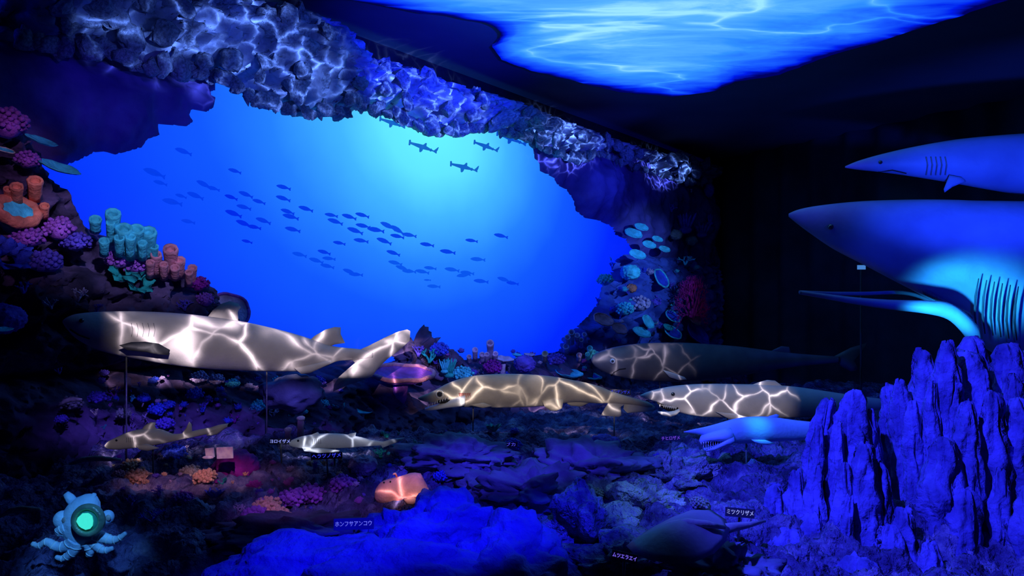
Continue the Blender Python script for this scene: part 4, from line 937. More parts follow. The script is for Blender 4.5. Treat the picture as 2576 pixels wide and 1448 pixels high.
tube_sponge(W(430, 680, .34), [(429, 618, 690, 17, 0), (393, 634, 690, 13, .03), (452, 648, 695, 13, .03), (412, 660, 700, 10, .07), (440, 668, 700, 11, .07), (484, 668, 712, 11, .0), (475, 680, 716, 9, .05), (378, 655, 695, 10, .06)], pink_c, 'cluster of pink tube sponges to the right of the cyan ones')
LM = [(150, 578, 40, purple_c, 'dusky purple coral clump on the left outcrop top, left of the cyan tubes', 'k'), (190, 610, 36, violet_c, 'violet coral clump below and left of the cyan tubes', 'k'), (300, 655, 34, purple_c, 'purple coral clump right under the cyan tubes', 'k'), (345, 668, 34, purple_c, 'purple coral clump between the cyan and pink tubes', 'k'), (115, 660, 42, violet_c, 'violet coral clump right of the blue leaf coral', 'k'), (70, 600, 40, purple_c, 'dark purple coral clump below the ribbed ring', 'k'), (500, 715, 26, magenta_c, 'pinkish knobs on the right rim of the left outcrop', 'k'), (515, 755, 24, purple_c, 'purple knobs low on the right rim of the left outcrop', 'k'),
      (315, 680, 40, teal_c, 'dark teal leafy coral under the outcrop rim', 'l'), (345, 712, 34, teal_c, 'flat teal coral below the leafy teal one', 'l'), (195, 738, 40, lilac_c, 'whitish branching coral on the shadowed left outcrop', 'b'), (130, 762, 30, lilac_c, 'pinkish white branching coral left of the whitish one', 'b'), (240, 775, 30, violet_c, 'small branching coral just above the big grey shark', 'b'), (465, 765, 30, violet_c, 'dim violet branching coral behind the dorsal fin, on the outcrop foot', 'b'), (60, 720, 34, blue_c, 'deep blue coral at the left edge under the leaf coral', 'b')]
for i, (x, y, n_, m_, lb, k) in enumerate(LM):
    p, s = WS(x, y, n_, .36 if x > 250 else .44)
    if k == 'k': simple('bushy_coral', knob_mesh(20 + i, 55, .8), p, s, m_, lb)
    elif k == 'l': simple('leaf_coral', leaf_mesh(20 + i, 8), p, s, m_, lb, rot_to(facing(.5)), sq=(1.2, 1.2, .6))
    else: simple('branch_coral', branch_mesh(20 + i, 3), p - V(0, 0, s * .4), s, m_, lb)
p, s = WS(574, 782, 56, .12); plate_coral(p, s, s * .8, facing(.4), lilac_c, 'pale lilac plate coral behind the big grey shark dorsal fin', 3, purple_c)

# -- right end of the mural
for x, y, n_, f1, m_, lb, tz in ((1592, 588, 26, .5, cyan_c, 'cyan plate coral, upper one of a joined pair at the right', .9), (1612, 572, 20, .45, cyan_c, 'small raised cyan plate joined to the upper pair at the right', .9), (1632, 616, 20, .5, cyan_c, 'small cyan plate below the joined pair', .9), (1653, 602, 16, .35, cyan_c, 'narrow tilted cyan plate beside the small one', .9), (1671, 627, 17, .5, cyan_c, 'tiny bright cyan plate, rightmost under the joined pair', .9), (1602, 641, 24, .45, cyan_c, 'cyan plate in the row below the pair, at the cliff edge', .9),
                                 (1660, 702, 30, .8, blue_c, 'blue shelf coral with a pale rim on the reef slope', .5), (1628, 810, 22, .6, cyan_c, 'blue cyan plate between the pink plates and the red fan', .6), (1612, 838, 32, .42, cyan_c, 'bright cyan plate at the foot of the reef slope', 1.4), (1515, 806, 36, .5, pink_c, 'upper pink saucer coral with a bright rim', 1.1), (1555, 828, 30, .48, pink_c, 'lower pink saucer coral right of the first one', 1.1), (1690, 838, 34, .5, blue_c, 'dark blue plate coral under the red fan', .9), (1752, 842, 42, .62, blue_c, 'largest deep blue plate, rightmost at the slope foot', .8), (1680, 824, 20, .4, teal_c, 'thin teal plate above the dark blue one', 1.2), (1690, 797, 30, .5, blue_c, 'deep blue plate close below the red fan', .8), (1742, 800, 28, .6, grey_c, 'dull grey plate coral at the lower right of the red fan', .8)):
    p, s = WS(x, y, n_, .34 if y < 760 else .42); sx = 1.15; n_ *= 1.0
    tl = .30 if y < 700 else 0.0
    plate_coral(p, s * sx, s * (.85 if f1 > .55 else .62), (N * 1.05 + V(0, 0, tz) + U * tl), m_, lb, x * .1, pink_c if m_ is pink_c else (cyan_c if m_ in (cyan_c, blue_c) and f1 < .9 and x < 1700 else None), stalk=False)
p, s = WS(1724, 575, 34, .3); simple('finger_coral', finger_mesh(7, 14, .5, 1.3), p, s, violet_c, 'violet finger coral high at the right end of the mural')
p, s = WS(1765, 588, 28, .3); simple('finger_coral', finger_mesh(8, 14, .6, 1.1), p, s, violet_c, 'smaller violet finger coral at the very right end of the mural')
p, s = WS(1786, 560, 18, .3); simple('finger_coral', finger_mesh(9, 7, .3, 1.4), p, s, blue_c, 'blue finger coral on the right border of the mural')
p, s = WS(1724, 648, 30, .36); simple('branch_coral', branch_mesh(10, 3, .8), p - V(0, 0, s * .5), s, cyan_c, 'cyan branching coral spreading above the dark fan cave')
p, s = WS(1784, 478, 12, .3); simple('brain_coral', brain_mesh(11, 1.4), p, s, blue_c, 'small bright blue lump high on the right border')
for i, (x, y, n_, m_, k, lb) in enumerate(((1585, 685, 24, cyan_c, 'r', 'cyan boulder coral on the reef slope'), (1522, 705, 22, cyan_c, 'k', 'pale cyan clump on the left edge of the reef slope'), (1610, 765, 30, lilac_c, 'k', 'lilac clump in the middle of the reef slope'), (1570, 778, 26, cyan_c, 'k', 'cyan clump above the lower pink saucer'), (1640, 760, 24, violet_c, 'k', 'violet clump left of the red fan'), (1505, 755, 18, blue_c, 'b', 'thin blue branching coral on the slope edge'), (1540, 665, 16, blue_c, 'b', 'thin blue branching coral at the slope top'), (1588, 725, 14, orange_c, 'r', 'tiny orange-topped knob on the slope'), (1632, 680, 18, lilac_c, 'b', 'pale branching coral above the blue shelf'), (1700, 590, 16, grey_c, 'r', 'grey knob under the violet fingers'), (1740, 605, 15, grey_c, 'r', 'second grey knob right under the violet fingers'), (1690, 520, 20, violet_c, 'b', 'dim branching coral below the rock ledge at the right'), (1738, 478, 9, lilac_c, 'b', 'pale branching coral touching the rock ledge at the right'))):
    p, s = WS(x, y, n_, .3)
    if k == 'r': simple('brain_coral', brain_mesh(40 + i), p, s, m_, lb)
    elif k == 'k': simple('bushy_coral', knob_mesh(40 + i, 55), p, s, m_, lb)
    else: simple('branch_coral', branch_mesh(40 + i, 3), p - V(0, 0, s * .5), s * 1.1, m_, lb)
# red sea fan
p, s = WS(1742, 800, 105, .55); rnd = random.Random(3); mb = MB(); X = U * -1
def fan(o, a, l, r, k):
    e = o + (X * math.sin(a) + V(0, 0, 1) * math.cos(a)) * l + N * rnd.gauss(0, .015); mb.tube([o, e], [r, r * .7], 5)
    if k:
        for da in (-rnd.uniform(.15, .5), rnd.uniform(.15, .5)): fan(e, a + da, l * rnd.uniform(.72, .92), r * .72, k - 1)
        if rnd.random() < .4: fan(e, a, l * .8, r * .7, k - 1)
for a in (-1.25, -.8, -.35, .1, .55, 1.0, 1.35): fan(p, a, s * .27, .022, 5)
o = mb.build('sea_fan', red_c); tag(o, 'dim crimson sea fan in the dark corner at the right end of the mural', 'coral')

# -- foot of the mural
tube_sponge(W(1220, 900, .25), [(1233, 858, 905, 9, 0), (1195, 876, 905, 7, 0), (1213, 888, 910, 7, .05), (1225, 888, 912, 6, .06), (1246, 886, 910, 7, .03), (1180, 894, 912, 6, .05)], lilac_c, 'pale tube sponges with one tall chimney at the mural foot')
tube_sponge(W(1490, 890, .3), [(1484, 872, 902, 7, 0), (1494, 882, 904, 6, .02), (1503, 886, 906, 5, 0), (1478, 888, 906, 6, .03), (1512, 888, 905, 4, 0)], cyan_c, 'small cyan tube sponges left of the dark blunt-nosed shark')
tube_sponge(W(1372, 895, .25), [(1371, 886, 906, 8, 0)], cream_c, 'single cream tube sponge at the mural foot')
tube_sponge(W(1457, 898, .3), [(1457, 890, 906, 7, 0)], lilac_c, 'single ring-mouthed tube sponge left of the small cyan tubes')
tube_sponge(W(1440, 850, .2), [(1438, 832, 862, 8, 0), (1428, 845, 868, 7, .02), (1452, 840, 865, 7, 0), (1462, 852, 872, 6, .02), (1424, 868, 884, 8, 0), (1470, 838, 860, 6, 0)], lilac_c, 'cluster of lilac ring tubes on the left tip of the reef slope')
for x, y, n_, m_, tz, lb, rm in ((1268, 905, 28, lilac_c, .8, 'lilac saucer coral right of the tall chimney sponge', None), (1010, 950, 84, purple_c, .75, 'wide purple table coral beside the big grey shark tail', pink_c), (1432, 942, 40, cyan_c, 1.0, 'blue-cyan plate coral above the brown shark back, left one', None), (1484, 950, 32, blue_c, 1.0, 'blue-cyan plate coral above the brown shark back, right one', cyan_c), (912, 1036, 26, cyan_c, 1.1, 'small cyan shelf coral in the shadow, right of the small pale shark', None), (1300, 893, 14, cyan_c, .8, 'tiny pale blue plate at the mural foot, left one', None), (1332, 893, 16, lilac_c, .8, 'tiny pale blue plate at the mural foot, right one', None)):
    p, s = WS(x, y, n_, .35 if x > 1100 or y < 940 else .55); plate_coral(p, s * 1.05, s * .8, N * .22 + V(0, 0, 1), m_, lb, x * .2, rm)
for i, (x, y, n_, m_, k, lb) in enumerate(((1130, 925, 26, teal_c, 'f', 'upright teal finger coral at the mural foot'), (1118, 920, 20, cyan_c, 'f', 'pale cyan finger coral in front of the teal fingers'), (1080, 890, 36, teal_c, 'b', 'teal branching coral on the dark mound'), (1052, 880, 28, violet_c, 'b', 'violet branching coral on the dark mound left side'), (1105, 880, 26, blue_c, 'k', 'blue bush on top of the dark mound'), (1165, 940, 26, cyan_c, 'k', 'cyan clump above the brown shark head'), (1400, 905, 24, violet_c, 'k', 'dim violet clump at the mural foot'), (1320, 915, 26, violet_c, 'r', 'dim violet boulder at the mural foot'), (1240, 925, 26, magenta_c, 'k', 'dim reddish clump under the tall chimney sponge'), (1560, 1000, 20, blue_c, 'k', 'blue clump between the brown shark and the grinning shark'), (960, 1010, 34, blue_c, 'b', 'blue branching coral in the shadow right of the big shark tail'), (880, 1000, 28, cyan_c, 'b', 'pale cyan branching coral below the big shark tail'))):
    p, s = WS(x, y, n_, .42)
    if k == 'r': simple('brain_coral', brain_mesh(60 + i), p, s, m_, lb)
    elif k == 'k': simple('bushy_coral', knob_mesh(60 + i, 55), p, s, m_, lb)
    elif k == 'f': simple('finger_coral', finger_mesh(60 + i, 14, .4, 1.6), p - V(0, 0, s * .6), s, m_, lb)
    else: simple('branch_coral', branch_mesh(60 + i, 3), p - V(0, 0, s * .5), s * 1.1, m_, lb)

# -- reef bed and bank corals, each measured from the photograph
def GP(px, py, n): p = ground(px, py); return p, n / F * p.y
BED = [(594, 1166, 56, magenta_c, 'r', 'large magenta boulder coral on the left reef'), (335, 1165, 30, peach_c, 'k', 'peach knobbly coral under the small shark tail side, upper one'), (350, 1195, 34, peach_c, 'k', 'rosy knobbly coral, lower one at the left'), (300, 1188, 20, pink_c, 'k', 'small pinkish lump left of the peach corals'), (480, 1178, 26, cream_c, 'k', 'cream knobbly coral left of the magenta boulder'), (515, 1190, 30, peach_c, 'k', 'peach coral in front of the magenta boulder'), (552, 1168, 14, cream_c, 'b', 'cream star-like coral tip beside the magenta boulder'), (862, 1205, 36, purple_c, 'k', 'purple bush coral with a stalk, left of the anglerfish'), (782, 1235, 40, purple_c, 'k', 'bright violet coral clump in front of the small pale shark'), (735, 1250, 36, purple_c, 'k', 'violet coral clump next to the bright one, left'), (672, 1262, 34, peach_c, 'k', 'pinkish brown knobbly coral, left of the violet clumps'), (700, 1290, 34, peach_c, 'k', 'brownish knobbly coral heap above the dark flat rock'), (640, 1295, 34, purple_c, 'k', 'dusky purple coral left of the brown heap'), (600, 1282, 28, lilac_c, 'b', 'lilac branching coral left of the dusky purple one'), (912, 1165, 34, lilac_c, 'r', 'round lilac boulder coral behind the anglerfish'), (960, 1140, 30, teal_c, 'b', 'teal branching coral right of the small pale shark'), (1000, 1132, 34, cyan_c, 'b', 'pale teal branching coral, centre of the teal thicket'), (1040, 1120, 28, teal_c, 'b', 'teal branching coral at the right end of the thicket'), (1172, 1176, 26, cream_c, 'k', 'cream folded coral on the middle reef'), (1196, 1215, 28, lilac_c, 'k', 'pale lilac crust below the cream coral'), (1240, 1078, 22, teal_c, 'l', 'teal leafy tuft under the brown shark'), (1105, 1120, 24, lilac_c, 'b', 'lilac branching coral in the middle, left of the teal tuft'), (1290, 1112, 24, blue_c, 'k', 'bright blue clump right of the teal tuft'), (1340, 1128, 24, lilac_c, 'b', 'pale branching coral on the middle reef edge'), (1520, 1112, 40, violet_c, 'r', 'violet mound coral below the grinning shark'), (1495, 1140, 20, pink_c, 'k', 'small pink lump below the violet mound'), (1475, 1148, 14, cyan_c, 'k', 'tiny cyan lump left of the pink one'), (1408, 1132, 9, teal_c, 'k', 'tiny glowing teal dot of coral in the middle'), (440, 1130, 30, blue_c, 'k', 'blue clump beneath the small shark with the pale nose'), (470, 1130, 26, lilac_c, 'b', 'whitish blue branching coral beside the white card'), (400, 1240, 30, violet_c, 'b', 'violet branching coral low at the left'), (460, 1245, 28, purple_c, 'k', 'purple crust below the peach corals'), (540, 1240, 26, blue_c, 'l', 'blue leafy coral below the magenta boulder'), (380, 1300, 40, blue_c, 'b', 'blue branching coral right of the octopus'), (330, 1265, 30, violet_c, 'b', 'violet branching coral behind the octopus'), (1060, 1180, 24, violet_c, 'b', 'violet branching coral behind the anglerfish, right'), (1110, 1200, 22, blue_c, 'k', 'blue crust left of the cream coral'), (790, 1180, 22, violet_c, 'b', 'dim violet branching coral under the small pale shark sign'), (640, 1215, 20, magenta_c, 'k', 'dark red crust below the magenta boulder'), (560, 1215, 18, teal_c, 'b', 'thin teal branches below the magenta boulder'), (1270, 1150, 24, lilac_c, 'k', 'lilac crust on the low violet rock'), (1390, 1175, 24, violet_c, 'k', 'violet crust on the indigo shelf'), (1660, 1150, 26, violet_c, 'k', 'violet crust below the long-snouted shark jaw'), (1600, 1220, 26, grey_c, 'k', 'grey green crust coral above the stingray'), (1760, 1260, 24, grey_c, 'k', 'pale grey crust coral right above the stingray'), (1500, 1245, 22, grey_c, 'k', 'grey crust coral above the blocky rock')]
for i, (x, y, n_, m_, k, lb) in enumerate(BED):
    p, s = GP(x, y + n_ * .4, n_)
    if k == 'r': simple('brain_coral', brain_mesh(80 + i), p, s, m_, lb)
    elif k == 'k': simple('bushy_coral', knob_mesh(80 + i, 55, .7), p, s, m_, lb)
    elif k == 'l': simple('leaf_coral', leaf_mesh(80 + i, 9), p, s, m_, lb)
    else: simple('branch_coral', branch_mesh(80 + i, 4), p, s * .9, m_, lb)
BANK = [(262, 938, 14, violet_c, 'k'), (245, 1000, 26, violet_c, 'k'), (290, 985, 30, purple_c, 'b'), (330, 1000, 20, cyan_c, 'b'), (362, 1002, 20, blue_c, 'k'), (395, 1030, 24, blue_c, 'k'), (425, 1018, 18, blue_c, 'k'), (368, 1046, 18, lilac_c, 'b'), (415, 1066, 26, violet_c, 'k'), (350, 965, 14, violet_c, 'b'), (490, 990, 24, blue_c, 'k'), (515, 1018, 22, violet_c, 'b'), (500, 950, 26, lilac_c, 'k'), (545, 955, 22, lilac_c, 'k'), (585, 965, 20, cyan_c, 'k'), (650, 1022, 24, cyan_c, 'k'), (685, 1035, 26, lilac_c, 'b'), (735, 1048, 24, cyan_c, 'b'), (790, 1002, 22, purple_c, 'k'), (745, 1010, 24, purple_c, 'k'), (815, 1015, 16, cyan_c, 'k'), (850, 1035, 24, cyan_c, 'l'), (830, 1070, 26, teal_c, 'k'), (590, 1050, 26, magenta_c, 'b'), (560, 1095, 30, magenta_c, 'b'), (640, 1080, 26, violet_c, 'b'), (180, 1015, 30, grey_c, 'k'), (240, 1035, 20, cream_c, 'b'), (310, 1040, 22, grey_c, 'k'), (262, 1072, 14, teal_c, 'b'), (150, 930, 20, violet_c, 'b'), (155, 1055, 18, violet_c, 'k'), (700, 960, 20, cyan_c, 'k'), (800, 960, 22, violet_c, 'k')]
NM_ = {'k': ('bushy_coral', 'clump'), 'b': ('branch_coral', 'branching coral'), 'l': ('leaf_coral', 'leafy coral')}
CN = {id(violet_c): 'violet', id(purple_c): 'purple', id(cyan_c): 'pale cyan', id(blue_c): 'blue', id(lilac_c): 'lilac', id(magenta_c): 'dark magenta', id(grey_c): 'grey', id(cream_c): 'cream', id(teal_c): 'teal'}
def land(x, y):
    v = 'top' if y < 970 else 'middle' if y < 1030 else 'low'
    h = 'far left' if x < 200 else 'above the small shark' if x < 400 else 'left of the rear rod' if x < 600 else 'beside the rear rod' if x < 720 else 'near the blue dome'
    return v + ', ' + h
seen = {}
for i, (x, y, n_, m_, k) in enumerate(BANK):
    lb = '%s %s on the bank, %s' % (CN[id(m_)], NM_[k][1], land(x, y)); seen[lb] = seen.get(lb, 0) + 1
    if seen[lb] > 1: lb = lb.replace(' on the', (', nearer the middle,' if seen[lb] == 2 else ', smallest,') + ' on the')
    dd = 0.30 + max(0, (y - 930)) * .0011; p, s = WS(x, y, n_, dd + .08)
    if k == 'k': simple('bushy_coral', knob_mesh(140 + i, 45), p, s * .9, m_, lb)
    elif k == 'l': simple('leaf_coral', leaf_mesh(140 + i, 8), p, s, m_, lb)
    else: simple('branch_coral', branch_mesh(140 + i, 3, .7), p - V(0, 0, s * .4), s, m_, lb)
rnd = random.Random(77)
ZONES = [((210, 640, 940, 1060), (violet_c, blue_c, purple_c, blue_c, lilac_c), 44, 'tiny glowing coral nub on the rubble below the left half of the big shark', 'coral nubs under the big shark', 'w'),
         ((640, 900, 950, 1075), (cyan_c, violet_c, blue_c, purple_c, magenta_c), 34, 'tiny coral nub between the big shark tail and the small pale shark', 'coral nubs under the shark tail', 'w'),
         ((280, 640, 1140, 1230), (peach_c, cream_c, lilac_c, magenta_c, violet_c), 34, 'tiny coral nub around the magenta boulder coral', 'coral nubs by the magenta boulder', 'g'),
         ((640, 920, 1150, 1300), (purple_c, violet_c, peach_c, purple_c, lilac_c), 40, 'tiny coral nub on the violet coral bed left of the anglerfish', 'coral nubs on the violet bed', 'g'),
         ((930, 1330, 1085, 1190), (cyan_c, blue_c, violet_c, lilac_c, teal_c), 40, 'tiny coral nub on the middle reef below the brown shark', 'coral nubs on the middle reef', 'g'),
         ((1050, 1480, 880, 950), (violet_c, cyan_c, purple_c, lilac_c, blue_c), 26, 'tiny coral nub along the mural foot above the brown shark', 'coral nubs at the mural foot', 'w'),
         ((1500, 1790, 640, 870), (cyan_c, blue_c, lilac_c, violet_c, blue_c), 36, 'tiny coral nub on the blue reef slope at the mural end', 'coral nubs on the slope', 'w')]
nubs = [knob_mesh(300 + i, 14, .8) for i in range(3)] + [finger_mesh(310, 6, .8, .9, .16), branch_mesh(311, 2, .7)]
nub_data = {}
for (x0, x1, y0, y1), cs, cnt_, lb, gr, how in ZONES:
    for _ in range(cnt_):
        x, y = rnd.uniform(x0, x1), rnd.uniform(y0, y1); m_ = rnd.choice(cs); k = rnd.randrange(5); n_ = rnd.uniform(5, 13)
        if how == 'g': p, s = GP(x, y, n_)
        else:
            dd = (0.38 + max(0, y - 930) * .0012) if y0 > 900 else .32; p, s = WS(x, y, n_, dd)
        key = (k, m_.name)
        if key not in nub_data:
            me = bpy.data.meshes.new('coral_nub'); me.from_pydata(nubs[k].v, [], nubs[k].f); me.materials.append(m_); me.polygons.foreach_set('use_smooth', [True] * len(me.polygons)); nub_data[key] = me
        o = bpy.data.objects.new('coral_nub', nub_data[key]); COL.objects.link(o); o.location = p; o.scale = (s, s, s); o.rotation_euler = (0, 0, rnd.uniform(0, 6)); o['_o'] = tuple(p)
        tag(o, lb.replace('tiny', 'tiny ' + CN.get(id(m_), 'peach')).replace(' glowing', ''), 'coral', gr)
# tall single tubes behind the small pale shark
tube_sponge(ground(760, 1105), [], peach_c, '') if False else None
for x, yt, yb, rp_, lb in ((757, 1050, 1098, 9, 'tall single brown tube coral behind the small pale shark'), (725, 1078, 1110, 8, 'short mushroom-topped tube coral left of the tall one')):
    Y = 3.75; r = empty('tube_coral', P(x, yb + 20, Y), lb, 'coral')
    MB().tube([P(x, yb + 24, Y), P(x - 1, (yt + yb) / 2, Y), P(x, yt + 6, Y)], [rp_ / F * Y, rp_ * .9 / F * Y, rp_ * .95 / F * Y], 10).build('stem', mat('tube_brown', (.42, .26, .30), (.3, .18, .22), 20), r)
    MB().blob(P(x, yt + 2, Y), (rp_ * 1.25 / F * Y, rp_ * 1.25 / F * Y, rp_ * .8 / F * Y), 2, None, .2, 3, 1).build('cap', cream_c, r)
# thin dead branches in the dark lower left
for x0, y0, x1, y1, Y, lb in ((175, 1166, 305, 1156, 3.1, 'long pale branch lying in the dark left part of the reef'), (0, 1298, 100, 1280, 2.7, 'mottled pale branch at the left edge behind the octopus'), (150, 1020, 206, 1004, 3.5, 'thin pale curved branch high in the dark left reef')):
    a, b = P(x0, y0, Y), P(x1, y1, Y); a.z = max(a.z, height(a.x, a.y) + .005); b.z = max(b.z, height(b.x, b.y) + .005); mid = a.lerp(b, .5) + V(0, 0, .015)
    o = MB().tube([a, a.lerp(mid, .5) + V(0, 0, .006), mid, mid.lerp(b, .5), b], [.006, .011, .012, .010, .005], 8).build('branch', mat('dead_branch', (.5, .46, .42), (.2, .18, .17), 30)); tag(o, lb, 'branch')

# ------------------------------------------------------------------ name signs
sign_m = mat('sign_plate', (0.03, 0.03, 0.07), (0.025, 0.025, 0.06), 10, 0.6, 0)
def sign(px, py, Y, wpx, hpx, text, label, yaw=0.0, roll=0.0, col=(0.20, 0.16, 1.0), plate=sign_m, st=1.1):
    p = P(px, py, Y); w, h = wpx / F * Y / 2, hpx / F * Y / 2
    r = empty('name_sign', p, label, 'sign')
    R = Matrix.Rotation(math.radians(yaw), 3, 'Z') @ Matrix.Rotation(math.radians(-12), 3, 'X') @ Matrix.Rotation(math.radians(roll), 3, 'Y')
    MB().box(p, (w, 0.003, h), R).build('plate', plate, r, smooth=False)
    MB().tube([p + V(0, .004, -h * .5), p + V(0, .02, -h - .09)], .004, 6).build('stake', rod_m, r)
    if text:
        cu = bpy.data.curves.new('lettering', 'FONT'); cu.body = text; cu.align_x = 'CENTER'; cu.align_y = 'CENTER'; cu.size = h * 1.55; cu.extrude = 0.0008
        t = bpy.data.objects.new('tmp_text', cu); COL.objects.link(t); bpy.context.view_layer.update()
        dg = bpy.context.evaluated_depsgraph_get(); me = bpy.data.meshes.new_from_object(t.evaluated_get(dg)); bpy.data.objects.remove(t)
        if len(me.vertices):
            xs = [v.co.x for v in me.vertices]; k = min(1.35, (w * 1.84) / max(1e-6, max(xs) - min(xs)))
            M = Matrix.Translation(R @ V(0, -0.0042, 0)) @ R.to_4x4() @ Matrix.Rotation(math.pi / 2, 4, 'X') @ Matrix.Diagonal((k, min(1, k * 1.2), 1, 1))
            me.transform(M); me.materials.clear(); me.materials.append(glow('sign_lettering_%d' % int(col[0] * 100), col, st))  # letters emit by themselves, standing in for print glowing under UV
            o = bpy.data.objects.new('lettering', me); COL.objects.link(o); o.parent = r; o['_o'] = tuple(p)
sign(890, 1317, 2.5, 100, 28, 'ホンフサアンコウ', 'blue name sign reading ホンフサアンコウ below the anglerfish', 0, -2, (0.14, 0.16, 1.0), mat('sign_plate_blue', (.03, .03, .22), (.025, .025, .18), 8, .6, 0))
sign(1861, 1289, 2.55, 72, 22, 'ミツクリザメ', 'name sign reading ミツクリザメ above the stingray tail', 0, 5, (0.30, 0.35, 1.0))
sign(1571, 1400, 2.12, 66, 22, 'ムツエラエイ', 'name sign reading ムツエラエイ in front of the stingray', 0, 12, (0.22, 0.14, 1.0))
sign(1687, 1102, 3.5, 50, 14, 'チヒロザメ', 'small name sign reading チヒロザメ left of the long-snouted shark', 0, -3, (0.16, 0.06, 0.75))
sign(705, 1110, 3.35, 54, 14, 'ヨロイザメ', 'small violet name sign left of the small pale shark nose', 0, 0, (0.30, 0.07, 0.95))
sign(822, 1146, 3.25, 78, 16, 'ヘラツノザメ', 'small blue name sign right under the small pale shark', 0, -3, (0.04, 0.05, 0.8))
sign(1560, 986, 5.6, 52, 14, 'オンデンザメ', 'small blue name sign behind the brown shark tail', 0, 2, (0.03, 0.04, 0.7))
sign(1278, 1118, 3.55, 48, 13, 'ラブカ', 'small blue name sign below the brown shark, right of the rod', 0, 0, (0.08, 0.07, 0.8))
white_card = mat('white_card', (0.9, 0.86, 0.92), (0.6, 0.5, 0.75), 40, .6, 0)
r = empty('display_card', P(550, 1148, 3.15), 'crumpled white and lilac card beside the magenta boulder coral', 'card')
MB().box(P(528, 1138, 3.15), (.018, .004, .020), Matrix.Rotation(-.1, 3, 'Y')).build('card_panel', white_card, r, smooth=False)
MB().box(P(566, 1138, 3.14), (.034, .004, .024), Matrix.Rotation(-.04, 3, 'Y')).build('card_panel', white_card, r, smooth=False)
MB().blob(P(523, 1150, 3.13), (.025, .012, .007), 2).build('card_foot', white_card, r)
p = P(2167, 672, 6.2); r = empty('wall_plate', p, 'tiny pale lit plate under the huge shark, against the dark drapes', 'sign')
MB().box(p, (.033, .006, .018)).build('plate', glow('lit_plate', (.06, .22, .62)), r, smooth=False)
MB().tube([p + V(0, .01, -.018), V(p.x, p.y + .01, 0.0)], .008, 6).build('post', mat('wire_dark', (.02, .02, .03)), r)

# ------------------------------------------------------------------ octopus figure with a round window
Yo = 2.32; oc = lin(150, 200, 236); oct_m = mat('octopus_skin', (0.50, 0.70, 0.90), (0.34, 0.52, 0.78), 8, .5, .3, 40)
band_m = mat('octopus_band', (0.70, 0.82, 0.90), (0.5, 0.7, 0.85), 10, .4, .1); brass_m = mat('window_ring', (0.16, 0.26, 0.20), (0.10, 0.17, 0.14), 20, .35, .2, spec=.7)
k_ = Yo / F
r = empty('octopus_model', P(205, 1385, Yo), 'pale blue octopus figure with a glowing round green window, lower left', 'figure')
def OP(x, y, d=0.0): return P(x, y, Yo - d)
mb = MB(); mb.loft([[OP(x, y) + V(math.cos(q) * rx * k_, math.sin(q) * rx * k_ * .85, math.sin(q) * 0) for q in (2 * math.pi * j / 20 for j in range(20))] for x, y, rx in ((222, 1243, 10), (218, 1250, 24), (212, 1266, 37), (206, 1285, 44), (204, 1305, 48), (204, 1325, 48), (207, 1345, 44), (212, 1362, 36), (214, 1372, 24))])
mb.build('body', oct_m, r)
for x0, y0, x1, y1, r0 in ((184, 1262, 166, 1240, 12), (230, 1258, 238, 1241, 8)):
    MB().tube([OP(x0, y0), OP((x0 + x1) / 2, (y0 + y1) / 2), OP(x1, y1)], [r0 * k_, r0 * .95 * k_, r0 * .6 * k_], 10).build('horn', oct_m, r)
c = OP(222, 1308, .075)
rg = MB(); rg.loft([[c + V(math.cos(q), 0, math.sin(q)) * (33 + 8 * math.cos(a)) * k_ + V(0, -10 * math.sin(a) * k_, 0) for a in (2 * math.pi * j / 10 for j in range(10))] for q in (2 * math.pi * j / 32 for j in range(32))], False, True)
w_ = rg.build('window_ring', brass_m, r)
MB().blob(c + V(0, .01, 0), (31 * k_, 16 * k_, 31 * k_), 3).build('window_glass', mat('green_window', (0.05, 0.30, 0.24), (0.03, 0.2, 0.18), 8, .15, 0, spec=.8), r)
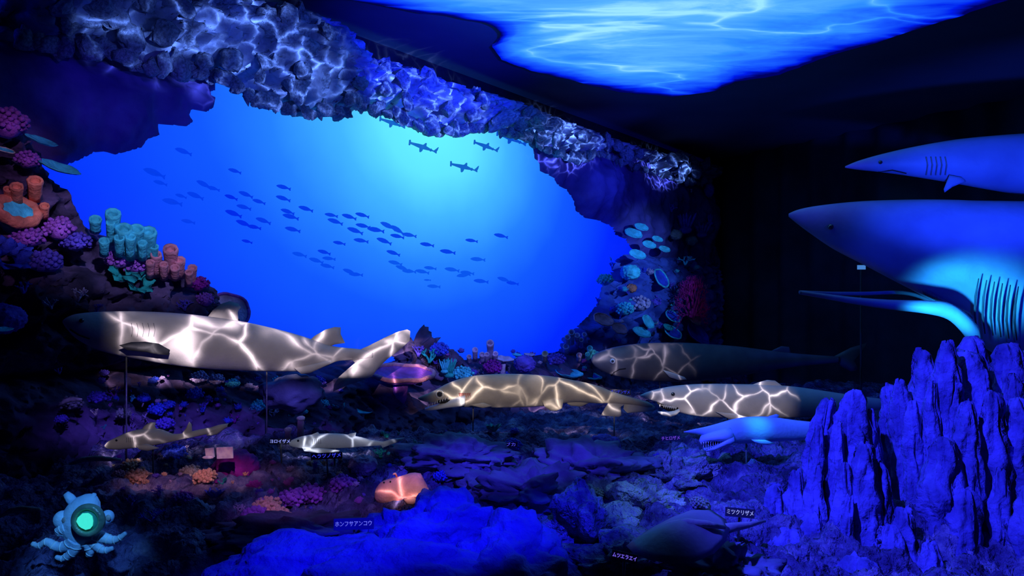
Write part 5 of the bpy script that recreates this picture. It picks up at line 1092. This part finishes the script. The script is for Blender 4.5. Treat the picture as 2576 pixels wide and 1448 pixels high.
MB().blob(c + V(0, -.014, .002), (20 * k_, 8 * k_, 20 * k_), 2, None, .25, 1.5, 3).build('window_lamp', glow('window_lamp', (0.05, 0.85, 0.72), 1.0), r)
for x, y, rr2 in ((156, 1306, 20), (270, 1300, 16)):
    e = MB().blob(OP(x, y, .02), (rr2 * k_, rr2 * k_, rr2 * 1.1 * k_), 3).build('eye_pod', oct_m, r)
    MB().blob(OP(x + (6 if x < 200 else 2), y + 2, .02 + rr2 * k_ * .85), (7 * k_, 4 * k_, 8 * k_), 2).build('eye', mat('octopus_eye', (.5, .5, .5), (.25, .25, .28), 30, .2, 0), e)
TENT = [((185, 1355), (168, 1372), (142, 1374), (118, 1362), (98, 1372), (80, 1366)), ((195, 1362), (188, 1382), (172, 1396), (158, 1404), (140, 1400)), ((240, 1345), (262, 1352), (284, 1358), (302, 1352), (316, 1340)), ((232, 1360), (246, 1374), (262, 1384), (284, 1378)), ((168, 1325), (152, 1332), (148, 1338), (162, 1344)), ((222, 1365), (228, 1385), (220, 1398))]
for t_, pts in enumerate(TENT):
    cp = crv([(x, y, .03 - .0 * i) for i, (x, y) in enumerate(pts)], 5); n_ = len(cp)
    tt = MB().tube([OP(x, y, d_) for x, y, d_ in cp], [(11 * (1 - i / n_) + 4.5) * k_ for i in range(n_)], 10).build('tentacle', oct_m, r)
    for i in range(3, n_ - 2, 4):
        a, b = OP(*cp[i]), OP(*cp[i + 1]); MB().tube([a, a.lerp(b, .6)], [(11 * (1 - i / n_) + 5.6) * k_] * 2, 10).build('band', band_m, tt)

# ------------------------------------------------------------------ turn the finished room so that the mural wall lies along an axis
RZ = Matrix.Rotation(-math.atan2(U.y, U.x), 4, 'Z')
bpy.context.view_layer.update()
for o in list(bpy.data.objects):
    plain = o.type == 'EMPTY' or (o.type == 'MESH' and o.data.users == 1 and max(abs(a) for a in o.rotation_euler) < 1e-6 and max(abs(a - 1) for a in o.scale) < 1e-6)
    if plain:
        if o.type == 'MESH': o.data.transform(RZ)
        o.location = RZ @ o.location
    elif o.parent is None: o.matrix_world = RZ @ o.matrix_world
    else: o.matrix_local = RZ @ o.matrix_local
    if '_o' in o: del o['_o']
